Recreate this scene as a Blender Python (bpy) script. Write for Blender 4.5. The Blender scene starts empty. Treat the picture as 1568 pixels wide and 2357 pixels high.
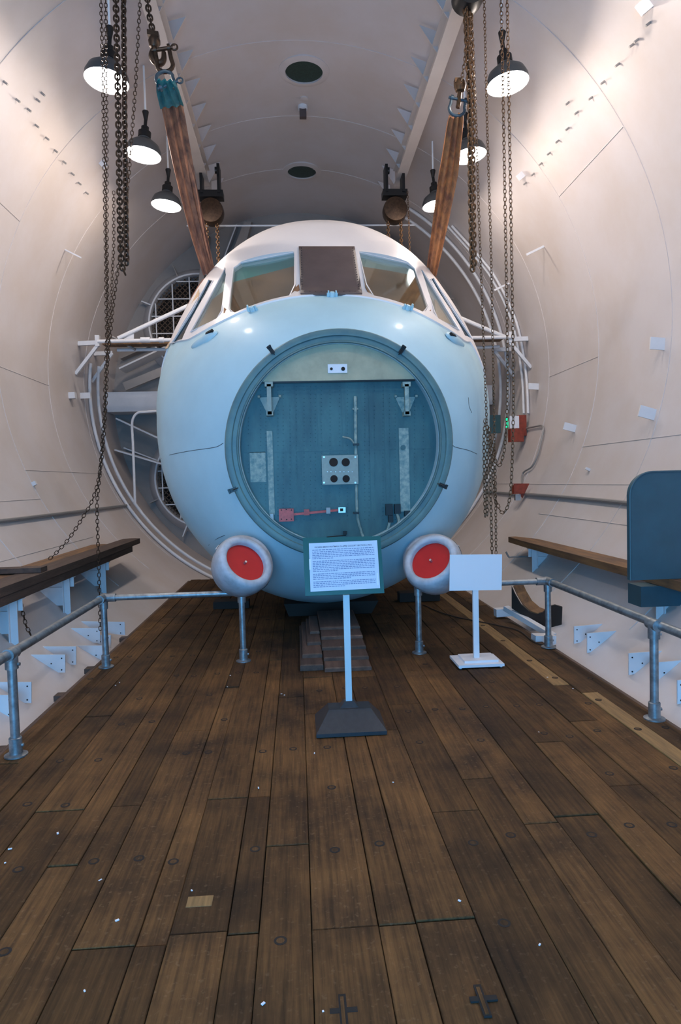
import bpy, bmesh, math, random
import numpy as np
from mathutils import Vector, Matrix
from mathutils.bvhtree import BVHTree
random.seed(7)
V = Vector
C = bpy.context.scene.collection
# ------------------------------------------------------------ camera
F = 1550.0
CAM = V((-0.17, 0.0, 1.48))
_y = V((683 - 784, 1178.5 - 1110, -F)).normalized()
_r = math.radians(1.7)
_u = V((-math.sin(_r), math.cos(_r), 0))
_z = (_u - _y * _u.dot(_y)).normalized()
_x = _y.cross(_z)
cd = bpy.data.cameras.new('camera')
cd.sensor_fit = 'VERTICAL'; cd.sensor_height = 36.0; cd.sensor_width = 24.0
cd.lens = F * 36.0 / 2357.0
cd.clip_start = 0.02; cd.clip_end = 100
co = bpy.data.objects.new('camera', cd); C.objects.link(co)
co.matrix_world = Matrix.Translation(CAM) @ Matrix((_x, _y, _z)).to_4x4()
bpy.context.scene.camera = co
# ------------------------------------------------------------ world, exposure, big lights
W = bpy.data.worlds.new('daylight'); bpy.context.scene.world = W; W.use_nodes = True
W.node_tree.nodes['Background'].inputs[0].default_value = (0.3, 0.6, 1.0, 1)
W.node_tree.nodes['Background'].inputs[1].default_value = 0.25
vs = bpy.context.scene.view_settings
vs.view_transform = 'Standard'; vs.look = 'None'; vs.exposure = 0.34; vs.gamma = 1.0; vs.use_curve_mapping = False
LAMP_W = 60.0
def area(name, loc, target, size, energy, col):
    l = bpy.data.lights.new(name, 'AREA'); l.shape = 'RECTANGLE'; l.size, l.size_y = size
    l.energy = energy; l.color = col
    o = bpy.data.objects.new(name, l); C.objects.link(o); o.location = loc
    o.rotation_euler = (V(target) - V(loc)).to_track_quat('-Z', 'Y').to_euler()
    return o
area('door_daylight', (-0.8, -2.6, 1.3), (0, 6, 1.3), (3.0, 2.2), 330, (0.13, 0.50, 1.0))
# ------------------------------------------------------------ geometry of the place
R = 3.81; ZC = 3.147
def ray(px, py):
    v = V((px - 784, 1178.5 - py, -F))
    return V((_x.dot(v), _y.dot(v), _z.dot(v)))
def P(px, py, D):
    w = ray(px, py); return CAM + w * (D / w.y)
def PZ(px, py, z):
    w = ray(px, py); return CAM + w * ((z - CAM.z) / w.z)
def WL(px, py, off=0.0):
    w = ray(px, py); r = R - off
    a = w.x ** 2 + w.z ** 2; b = 2 * (CAM.x * w.x + (CAM.z - ZC) * w.z); c = CAM.x ** 2 + (CAM.z - ZC) ** 2 - r * r
    t = (-b + math.sqrt(b * b - 4 * a * c)) / (2 * a)
    return CAM + w * t
def inward(p):
    return V((-p.x, 0, ZC - p.z)).normalized()
# ------------------------------------------------------------ materials
def s2l(c): return tuple(((x / 255) / 12.92 if x / 255 <= 0.04045 else ((x / 255 + 0.055) / 1.055) ** 2.4) for x in c)
def mat(name, col, rough=0.5, metal=0.0, var=0.0, vscale=4.0, bump=0.0, bscale=60.0, col2=None, stretch=None, spec=None, objvar=0.0, coat=0.0):
    m = bpy.data.materials.new(name); m.use_nodes = True
    nt = m.node_tree; n = nt.nodes; L = nt.links
    b = n['Principled BSDF']; b.inputs['Roughness'].default_value = rough; b.inputs['Metallic'].default_value = metal
    if spec is not None: b.inputs['Specular IOR Level'].default_value = spec
    if coat: b.inputs['Coat Weight'].default_value = coat; b.inputs['Coat Roughness'].default_value = 0.12
    b.inputs['Base Color'].default_value = (*col, 1)
    if var > 0 or bump > 0 or objvar > 0:
        tc = n.new('ShaderNodeTexCoord'); mp = n.new('ShaderNodeMapping'); L.new(tc.outputs['Object'], mp.inputs[0])
        if stretch: mp.inputs['Scale'].default_value = stretch
        src = mp.outputs[0]
    if var > 0 or objvar > 0:
        no = n.new('ShaderNodeTexNoise'); no.inputs['Scale'].default_value = vscale; no.inputs['Detail'].default_value = 6; no.inputs['Roughness'].default_value = 0.62
        L.new(src, no.inputs['Vector'])
        if objvar > 0:
            oi = n.new('ShaderNodeObjectInfo'); ad = n.new('ShaderNodeVectorMath'); ad.operation = 'ADD'
            sc = n.new('ShaderNodeVectorMath'); sc.operation = 'SCALE'; sc.inputs['Scale'].default_value = 37.0
            cb = n.new('ShaderNodeCombineXYZ'); L.new(oi.outputs['Random'], cb.inputs[0]); L.new(oi.outputs['Random'], cb.inputs[1])
            L.new(cb.outputs[0], sc.inputs[0]); L.new(src, ad.inputs[0]); L.new(sc.outputs[0], ad.inputs[1]); L.new(ad.outputs[0], no.inputs['Vector'])
        rp = n.new('ShaderNodeValToRGB'); L.new(no.outputs['Fac'], rp.inputs[0])
        c2 = col2 if col2 else tuple(x * (1 - var) for x in col)
        rp.color_ramp.elements[0].position = 0.34; rp.color_ramp.elements[0].color = (*c2, 1)
        rp.color_ramp.elements[1].position = 0.62; rp.color_ramp.elements[1].color = (*col, 1)
        out = rp.outputs[0]
        if objvar > 0:
            hs = n.new('ShaderNodeHueSaturation'); mr = n.new('ShaderNodeMapRange')
            mr.inputs['To Min'].default_value = 1 - objvar; mr.inputs['To Max'].default_value = 1 + objvar
            L.new(oi.outputs['Random'], mr.inputs['Value']); L.new(mr.outputs[0], hs.inputs['Value']); L.new(out, hs.inputs['Color']); out = hs.outputs[0]
        L.new(out, b.inputs['Base Color'])
    if bump > 0:
        nb = n.new('ShaderNodeTexNoise'); nb.inputs['Scale'].default_value = bscale; nb.inputs['Detail'].default_value = 5
        L.new(src, nb.inputs['Vector']); bp = n.new('ShaderNodeBump'); bp.inputs['Strength'].default_value = bump; bp.inputs['Distance'].default_value = 0.01
        L.new(nb.outputs['Fac'], bp.inputs['Height']); L.new(bp.outputs[0], b.inputs['Normal'])
    return m
def emit(name, col, s):
    m = bpy.data.materials.new(name); m.use_nodes = True; nt = m.node_tree; nt.nodes.clear()
    e = nt.nodes.new('ShaderNodeEmission'); e.inputs[0].default_value = (*col, 1); e.inputs[1].default_value = s
    o = nt.nodes.new('ShaderNodeOutputMaterial'); nt.links.new(e.outputs[0], o.inputs[0]); return m
M = {}
M['wall'] = mat('painted_steel', (0.60, 0.55, 0.54), 0.5, var=0.09, vscale=0.9, bump=0.12, bscale=14, col2=(0.56, 0.49, 0.45))
M['wallw'] = mat('white_paint', (0.70, 0.70, 0.72), 0.45, var=0.08, vscale=3)
M['endw'] = mat('grey_paint', (0.30, 0.27, 0.25), 0.5, var=0.12, vscale=2)
M['beam'] = mat('cream_paint', (0.62, 0.55, 0.50), 0.5, var=0.08, vscale=2)
M['tar'] = mat('tarred_timber', (0.02, 0.014, 0.011), 0.85)
M['dark'] = mat('dark_void', (0.012, 0.010, 0.009), 0.9)
M['mesh'] = mat('expanded_mesh', (0.085, 0.055, 0.035), 0.6, 0.3)
M['nose'] = mat('pale_blue_paint', (0.40, 0.61, 0.69), 0.5, var=0.06, vscale=2.5, bump=0.05, bscale=9, coat=0.08)
M['nosew'] = mat('white_canopy_paint', (0.74, 0.70, 0.69), 0.35, var=0.05, vscale=2)
M['lining'] = mat('green_lining', (0.24, 0.40, 0.38), 0.6)
M['cover'] = mat('brown_cover_plate', (0.085, 0.062, 0.06), 0.5, var=0.2, vscale=8)
M['teal'] = mat('teal_primer', (0.045, 0.135, 0.145), 0.5, var=0.5, vscale=5, col2=(0.022, 0.075, 0.09), stretch=(1, 1, 0.35))
M['ring'] = mat('ring_primer', (0.10, 0.19, 0.19), 0.45, var=0.35, vscale=7, col2=(0.07, 0.15, 0.17))
M['cowl'] = mat('chipped_white_cowl', (0.50, 0.54, 0.60), 0.5, var=0.3, vscale=10)
M['cream'] = mat('cream_green_panel', (0.42, 0.40, 0.27), 0.5, var=0.2, vscale=6)
M['pale'] = mat('pale_worn_paint', (0.30, 0.38, 0.34), 0.6, var=0.55, vscale=22, col2=(0.09, 0.2, 0.21))
M['plate'] = mat('grey_green_plate', (0.26, 0.31, 0.27), 0.45, var=0.15, vscale=20)
M['whitep'] = mat('white_plate', (0.75, 0.76, 0.80), 0.4)
M['red'] = mat('red_disc_paint', (0.50, 0.003, 0.005), 0.6, var=0.08, vscale=12)
M['redp'] = mat('worn_red_paint', (0.50, 0.07, 0.05), 0.45, var=0.35, vscale=25)
M['rubber'] = mat('black_rubber', (0.02, 0.022, 0.026), 0.45, var=0.3, vscale=30)
M['black'] = mat('black_metal', (0.018, 0.017, 0.017), 0.4, 0.5)
M['galv'] = mat('galvanised_tube', (0.34, 0.37, 0.39), 0.42, 0.75, var=0.45, vscale=18)
M['alu'] = mat('bare_aluminium', (0.55, 0.56, 0.57), 0.35, 0.9)
M['post'] = mat('painted_grey_post', (0.50, 0.58, 0.62), 0.4)
M['chain'] = mat('dark_chain_steel', (0.075, 0.042, 0.024), 0.42, 0.6, var=0.5, vscale=30)
M['chainr'] = mat('rusty_chain_steel', (0.15, 0.075, 0.032), 0.5, 0.5, var=0.5, vscale=30)
M['sling'] = mat('brown_sling_webbing', (0.40, 0.17, 0.09), 0.65, var=0.55, vscale=9, col2=(0.15, 0.065, 0.045), stretch=(1.5, 1, 0.25), bump=0.2, bscale=80)
M['slingo'] = mat('orange_sling_webbing', (0.58, 0.23, 0.08), 0.65, var=0.55, vscale=9, col2=(0.24, 0.09, 0.05), stretch=(1.5, 1, 0.25), bump=0.2, bscale=80)
M['sleeve'] = mat('teal_sling_sleeve', (0.02, 0.17, 0.18), 0.6, var=0.4, vscale=20)
M['shack'] = mat('grey_blue_shackle', (0.07, 0.10, 0.12), 0.45, 0.5)
M['board'] = mat('scaffold_timber', (0.22, 0.115, 0.045), 0.7, var=0.5, vscale=3, col2=(0.09, 0.05, 0.028), stretch=(6, 0.6, 6), bump=0.3, bscale=30, objvar=0.2)
M['boardd'] = mat('dark_scaffold_timber', (0.10, 0.062, 0.045), 0.7, var=0.5, vscale=3, stretch=(6, 0.6, 6), bump=0.3, bscale=30, objvar=0.2)
M['signg'] = mat('green_sign_board', (0.010, 0.085, 0.075), 0.4)
M['paper'] = mat('laminated_paper', (0.62, 0.66, 0.78), 0.22)
M['ink'] = mat('black_print', (0.03, 0.04, 0.09), 0.5)
M['inkg'] = mat('grey_print', (0.16, 0.22, 0.38), 0.5)
M['tealp'] = mat('teal_panel_paint', (0.03, 0.085, 0.11), 0.5, var=0.2, vscale=5)
M['shade_o'] = mat('lamp_shade_enamel', (0.06, 0.065, 0.07), 0.35, 0.2)
M['shade_i'] = mat('lamp_shade_white', (0.85, 0.85, 0.85), 0.5)
M['bulb'] = emit('lamp_glow', (1.0, 0.97, 0.95), 14.0)
M['greenl'] = emit('green_indicator_glow', (0.02, 0.9, 0.45), 0.9)
M['redbox'] = mat('rust_red_box', (0.30, 0.045, 0.02), 0.5, var=0.4, vscale=15)
M['cable'] = mat('black_cable', (0.03, 0.018, 0.012), 0.6)
M['conduit'] = mat('grey_conduit', (0.30, 0.29, 0.28), 0.45, 0.3)
M['blind'] = mat('teal_pane_reflection', (0.05, 0.33, 0.35), 0.6)
M['refl_grey'] = mat('grey_pane_reflection', (0.32, 0.42, 0.42), 0.6)
M['cabin'] = mat('brown_cabin_and_reflection', (0.36, 0.18, 0.09), 0.8, var=0.45, vscale=1.5)
M['tan'] = mat('tan_window_reflection', (0.62, 0.42, 0.25), 0.5)
M['ventg'] = mat('dark_green_vent', (0.02, 0.05, 0.04), 0.5, var=0.5, vscale=40)
M['yellow'] = mat('yellow_paint', (0.35, 0.27, 0.03), 0.5)
def glass(name, tint, rough=0.04, mixf=0.35):
    m = bpy.data.materials.new(name); m.use_nodes = True; nt = m.node_tree; n = nt.nodes; n.clear(); L = nt.links
    o = n.new('ShaderNodeOutputMaterial'); mx = n.new('ShaderNodeMixShader'); t = n.new('ShaderNodeBsdfTransparent'); g = n.new('ShaderNodeBsdfGlossy')
    t.inputs[0].default_value = (*tint, 1); g.inputs['Roughness'].default_value = rough; g.inputs[0].default_value = (0.85, 0.9, 0.92, 1)
    lw = n.new('ShaderNodeLayerWeight'); lw.inputs[0].default_value = 0.25
    mt = n.new('ShaderNodeMath'); mt.operation = 'MULTIPLY_ADD'; mt.inputs[1].default_value = 0.28; mt.inputs[2].default_value = mixf
    L.new(lw.outputs['Fresnel'], mt.inputs[0]); L.new(mt.outputs[0], mx.inputs[0]); L.new(t.outputs[0], mx.inputs[1]); L.new(g.outputs[0], mx.inputs[2]); L.new(mx.outputs[0], o.inputs[0]); return m
M['glass'] = glass('window_glass', (0.90, 0.94, 0.92), 0.06, 0.10)
M['glasst'] = glass('teal_window_glass', (0.05, 0.25, 0.30), 0.06, 0.10)
def wood():
    m = bpy.data.materials.new('worn_deck_timber'); m.use_nodes = True; nt = m.node_tree; n = nt.nodes; L = nt.links
    b = n['Principled BSDF']; tc = n.new('ShaderNodeTexCoord'); oi = n.new('ShaderNodeObjectInfo')
    cb = n.new('ShaderNodeCombineXYZ'); 
    for k in range(3): L.new(oi.outputs['Random'], cb.inputs[k])
    sc = n.new('ShaderNodeVectorMath'); sc.operation = 'SCALE'; sc.inputs['Scale'].default_value = 53.0; L.new(cb.outputs[0], sc.inputs[0])
    ad = n.new('ShaderNodeVectorMath'); ad.operation = 'ADD'; L.new(tc.outputs['Object'], ad.inputs[0]); L.new(sc.outputs[0], ad.inputs[1])
    mp = n.new('ShaderNodeMapping'); mp.inputs['Scale'].default_value = (40, 1.6, 40); L.new(ad.outputs[0], mp.inputs[0])
    g = n.new('ShaderNodeTexNoise'); g.inputs['Scale'].default_value = 1.6; g.inputs['Detail'].default_value = 7; g.inputs['Roughness'].default_value = 0.65; L.new(mp.outputs[0], g.inputs['Vector'])
    st = n.new('ShaderNodeTexNoise'); st.inputs['Scale'].default_value = 1.9; st.inputs['Detail'].default_value = 7; st.inputs['Roughness'].default_value = 0.62; ge = n.new('ShaderNodeNewGeometry'); L.new(ge.outputs['Position'], st.inputs['Vector'])
    sp = n.new('ShaderNodeTexNoise'); sp.inputs['Scale'].default_value = 55; sp.inputs['Detail'].default_value = 4; L.new(ad.outputs[0], sp.inputs['Vector'])
    r1 = n.new('ShaderNodeValToRGB'); L.new(g.outputs['Fac'], r1.inputs[0])
    r1.color_ramp.elements[0].position = 0.32; r1.color_ramp.elements[0].color = (0.060, 0.033, 0.014, 1)
    r1.color_ramp.elements[1].position = 0.70; r1.color_ramp.elements[1].color = (0.180, 0.099, 0.040, 1)
    r2 = n.new('ShaderNodeValToRGB'); L.new(st.outputs['Fac'], r2.inputs[0])
    r2.color_ramp.elements[0].position = 0.32; r2.color_ramp.elements[0].color = (0.34, 0.33, 0.36, 1)
    r2.color_ramp.elements[1].position = 0.60; r2.color_ramp.elements[1].color = (1.3, 1.2, 1.0, 1)
    mx = n.new('ShaderNodeMix'); mx.data_type = 'RGBA'; mx.blend_type = 'MULTIPLY'; mx.inputs[0].default_value = 1
    L.new(r1.outputs[0], mx.inputs[6]); L.new(r2.outputs[0], mx.inputs[7])
    r3 = n.new('ShaderNodeValToRGB'); L.new(sp.outputs['Fac'], r3.inputs[0]); r3.color_ramp.elements[0].position = 0.60; r3.color_ramp.elements[0].color = (0, 0, 0, 1); r3.color_ramp.elements[1].position = 0.78; r3.color_ramp.elements[1].color = (0.5, 0.5, 0.5, 1)
    mx2 = n.new('ShaderNodeMix'); mx2.data_type = 'RGBA'; L.new(r3.outputs[0], mx2.inputs[0]); L.new(mx.outputs[2], mx2.inputs[6]); mx2.inputs[7].default_value = (0.26, 0.17, 0.10, 1)
    hs = n.new('ShaderNodeHueSaturation'); mr = n.new('ShaderNodeMapRange'); mr.inputs['To Min'].default_value = 0.40; mr.inputs['To Max'].default_value = 0.92
    L.new(oi.outputs['Random'], mr.inputs['Value']); L.new(mr.outputs[0], hs.inputs['Value']); L.new(mx2.outputs[2], hs.inputs['Color'])
    L.new(hs.outputs[0], b.inputs['Base Color']); b.inputs['Roughness'].default_value = 0.7; b.inputs['Specular IOR Level'].default_value = 0.2
    bp = n.new('ShaderNodeBump'); bp.inputs['Strength'].default_value = 0.5; bp.inputs['Distance'].default_value = 0.004; L.new(g.outputs['Fac'], bp.inputs['Height']); L.new(bp.outputs[0], b.inputs['Normal'])
    return m
M['wood'] = wood()
M['woodl'] = mat('fresh_deck_timber', (0.30, 0.175, 0.06), 0.6, var=0.5, vscale=3, stretch=(12, 1, 12), bump=0.3, bscale=30)
# ------------------------------------------------------------ mesh builder
class MB:
    def __init__(s): s.v = []; s.f = []; s.m = []
    def add(s, vs, fs, mi=0):
        o = len(s.v); s.v += [tuple(p) for p in vs]; s.f += [tuple(i + o for i in f) for f in fs]; s.m += [mi] * len(fs); return s
    def hexa(s, p, mi=0):
        return s.add(p, [(0, 3, 2, 1), (4, 5, 6, 7), (0, 1, 5, 4), (1, 2, 6, 5), (2, 3, 7, 6), (3, 0, 4, 7)], mi)
    def box(s, a, b, mi=0):
        (x0, y0, z0), (x1, y1, z1) = a, b
        return s.hexa([(x0, y0, z0), (x1, y0, z0), (x1, y1, z0), (x0, y1, z0), (x0, y0, z1), (x1, y0, z1), (x1, y1, z1), (x0, y1, z1)], mi)
    def cbox(s, a, b, c=0.004, mi=0):   # box with chamfered top
        (x0, y0, z0), (x1, y1, z1) = a, b; z2 = z1 - c
        v = [(x0, y0, z0), (x1, y0, z0), (x1, y1, z0), (x0, y1, z0), (x0, y0, z2), (x1, y0, z2), (x1, y1, z2), (x0, y1, z2),
             (x0 + c, y0 + c, z1), (x1 - c, y0 + c, z1), (x1 - c, y1 - c, z1), (x0 + c, y1 - c, z1)]
        f = [(0, 3, 2, 1)] + [(i, (i + 1) % 4, 4 + (i + 1) % 4, 4 + i) for i in range(4)] + [(4 + i, 4 + (i + 1) % 4, 8 + (i + 1) % 4, 8 + i) for i in range(4)] + [(8, 9, 10, 11)]
        return s.add(v, f, mi)
    def obox(s, c, ax, ay, az, mi=0):   # centre and three half vectors
        c = V(c); ax = V(ax); ay = V(ay); az = V(az)
        return s.hexa([c - ax - ay - az, c + ax - ay - az, c + ax + ay - az, c - ax + ay - az, c - ax - ay + az, c + ax - ay + az, c + ax + ay + az, c - ax + ay + az], mi)
    def bar(s, a, b, w, h, up=(0, 0, 1), mi=0):
        a = V(a); b = V(b); d = (b - a); u = V(up); sd = d.cross(u).normalized(); u2 = sd.cross(d).normalized()
        return s.obox((a + b) / 2, sd * w / 2, d / 2, u2 * h / 2, mi)
    def prism(s, pts, n, t, mi=0):      # polygon extruded along n by t
        n = V(n).normalized() * t; k = len(pts); a = [V(p) for p in pts]; b = [p + n for p in a]
        return s.add(a + b, [tuple(range(k))[::-1], tuple(range(k, 2 * k))] + [(i, (i + 1) % k, k + (i + 1) % k, k + i) for i in range(k)], mi)
    def tube(s, pts, r, n=10, closed=False, mi=0):
        pts = [V(p) for p in pts]; k = len(pts); rs = r if isinstance(r, (list, tuple)) else [r] * k
        up = None; o = len(s.v); vs = []
        for i, p in enumerate(pts):
            if closed: d = (pts[(i + 1) % k] - pts[i - 1]).normalized()
            else: d = (pts[min(i + 1, k - 1)] - pts[max(i - 1, 0)]).normalized()
            if up is None: up = V((0, 0, 1)) if abs(d.z) < 0.9 else V((1, 0, 0))
            sd = d.cross(up).normalized(); up = sd.cross(d).normalized()
            for j in range(n):
                a = 2 * math.pi * j / n; vs.append(p + (sd * math.cos(a) + up * math.sin(a)) * rs[i])
        fs = []
        for i in range(k if closed else k - 1):
            i2 = (i + 1) % k
            for j in range(n): fs.append((i * n + j, i * n + (j + 1) % n, i2 * n + (j + 1) % n, i2 * n + j))
        if not closed: fs += [tuple(range(n))[::-1], tuple(range((k - 1) * n, k * n))]
        return s.add(vs, fs, mi)
    def lathe(s, prof, c, ax, n=32, mi=0, cap=True, mis=None):   # prof: (radius, distance along axis)
        c = V(c); ax = V(ax).normalized(); t = V((0, 0, 1)) if abs(ax.z) < 0.9 else V((1, 0, 0)); a = ax.cross(t).normalized(); b = ax.cross(a)
        vs = []; k = len(prof)
        for r, h in prof:
            for j in range(n):
                q = 2 * math.pi * j / n; vs.append(c + ax * h + (a * math.cos(q) + b * math.sin(q)) * r)
        for i in range(k - 1):
            pass
        o = len(s.v); s.v += [tuple(p) for p in vs]
        for i in range(k - 1):
            for j in range(n):
                s.f.append((o + i * n + j, o + i * n + (j + 1) % n, o + (i + 1) * n + (j + 1) % n, o + (i + 1) * n + j)); s.m.append(mis[i] if mis else mi)
        if cap:
            s.f.append(tuple(o + j for j in range(n))[::-1]); s.m.append(mis[0] if mis else mi)
            s.f.append(tuple(o + (k - 1) * n + j for j in range(n))); s.m.append(mis[-1] if mis else mi)
        return s
    def build(s, name, m, parent=None, sharp=35, origin=None, recalc=True, **props):
        me = bpy.data.meshes.new(name); off = V((0, 0, 0))
        if parent is not None: off = wloc(parent)
        if origin is None and parent is None:
            a = np.array(s.v); origin = V(((a[:, 0].min() + a[:, 0].max()) / 2, (a[:, 1].min() + a[:, 1].max()) / 2, a[:, 2].min()))
        org = V(origin) if origin is not None else off
        me.from_pydata([tuple(V(p) - org) for p in s.v], [], s.f)
        if recalc:
            bm = bmesh.new(); bm.from_mesh(me); bmesh.ops.recalc_face_normals(bm, faces=bm.faces); bm.to_mesh(me); bm.free()
        ms = m if isinstance(m, (list, tuple)) else [m]
        for q in ms: me.materials.append(M[q] if isinstance(q, str) else q)
        me.polygons.foreach_set('material_index', s.m)
        me.polygons.foreach_set('use_smooth', [True] * len(me.polygons)); me.set_sharp_from_angle(angle=math.radians(sharp))
        o = bpy.data.objects.new(name, me); C.objects.link(o)
        if parent is not None: o.parent = parent; o.location = org - off
        else: o.location = org
        for k2, v2 in props.items(): o[k2] = v2
        return o
def wloc(o):
    l = V((0, 0, 0))
    while o is not None: l += o.location; o = o.parent
    return l
def thing(name, label, cat, loc, group=None):
    o = bpy.data.objects.new(name, None); o.empty_display_size = 0.1; C.objects.link(o); o.location = loc
    o['label'] = label; o['category'] = cat
    if group: o['group'] = group
    return o
def tag(o, label, cat, group=None):
    o['label'] = label; o['category'] = cat
    if group: o['group'] = group
    return o
def circ(c, r, n, u=(1, 0, 0), w=(0, 0, 1), a0=0, a1=2 * math.pi, end=False):
    c = V(c); u = V(u); w = V(w); k = n - 1 if end else n
    return [c + u * math.cos(a0 + (a1 - a0) * i / k) * r + w * math.sin(a0 + (a1 - a0) * i / k) * r for i in range(n)]
def smooth_path(pts, sub=6):
    pts = [V(p) for p in pts]; out = []
    for i in range(len(pts) - 1):
        p0 = pts[max(i - 1, 0)]; p1 = pts[i]; p2 = pts[i + 1]; p3 = pts[min(i + 2, len(pts) - 1)]
        for k in range(sub):
            t = k / sub
            out.append(0.5 * ((2 * p1) + (p2 - p0) * t + (2 * p0 - 5 * p1 + 4 * p2 - p3) * t * t + (3 * p1 - p0 - 3 * p2 + p3) * t ** 3))
    out.append(pts[-1]); return out
# ============================================================ SETTING
Y0, Y1 = -4.0, 14.0
def barrel(name, a0, a1, n):
    b = MB(); ys = [Y0 + (Y1 - Y0) * i / 12 for i in range(13)]
    vs = []
    for y in ys:
        for j in range(n + 1):
            a = math.radians(a0 + (a1 - a0) * j / n); vs.append((R * math.sin(a), y, ZC + R * math.cos(a)))
    fs = [(i * (n + 1) + j, i * (n + 1) + j + 1, (i + 1) * (n + 1) + j + 1, (i + 1) * (n + 1) + j) for i in range(12) for j in range(n)]
    b.add(vs, fs); o = b.build(name, 'wall', origin=(0, 0, 0), recalc=False, sharp=60); o['kind'] = 'structure'; return o
ceil = barrel('ceiling', -32, 32, 40)
wr = barrel('wall_right', 32, 180, 90)
wl = barrel('wall_left', -180, -32, 90)
# weld seams: rings and short axial seams
def seam(pts, r=0.005):
    o = MB().tube(pts, r, 5).build('trim', 'wall'); o['kind'] = 'structure'; return o
for i, y in enumerate((3.45, 5.18, 6.9, 8.62, 10.35, 12.05)):
    o = seam([(R * math.sin(a) * .9995, y, ZC + R * math.cos(a) * .9995) for a in [math.radians(-140 + 280 * k / 90) for k in range(91)]]); o.name = 'trim_%d' % (i + 1)
ax = [(1, 92, 8.62, 10.35), (-1, 92, 8.62, 10.35), (1, 60, 6.9, 8.62), (-1, 65, 6.9, 8.62), (1, 110, 5.18, 8.62), (-1, 118, 5.18, 8.62), (1, 125, 5.5, 9), (-1, 128, 5.5, 9.5), (1, 132, 4, 7), (-1, 134, 4, 7.5), (1, 118, 6.9, 12), (-1, 112, 8.6, 12)]
for i, (sx, an, ya, yb) in enumerate(ax):
    a = math.radians(an * sx); p = lambda y: (R * math.sin(a) * .9995, y, ZC + R * math.cos(a) * .9995)
    o = seam([p(ya), p(yb)], 0.005); o.name = 'trim_%d' % (i + 8)
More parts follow.
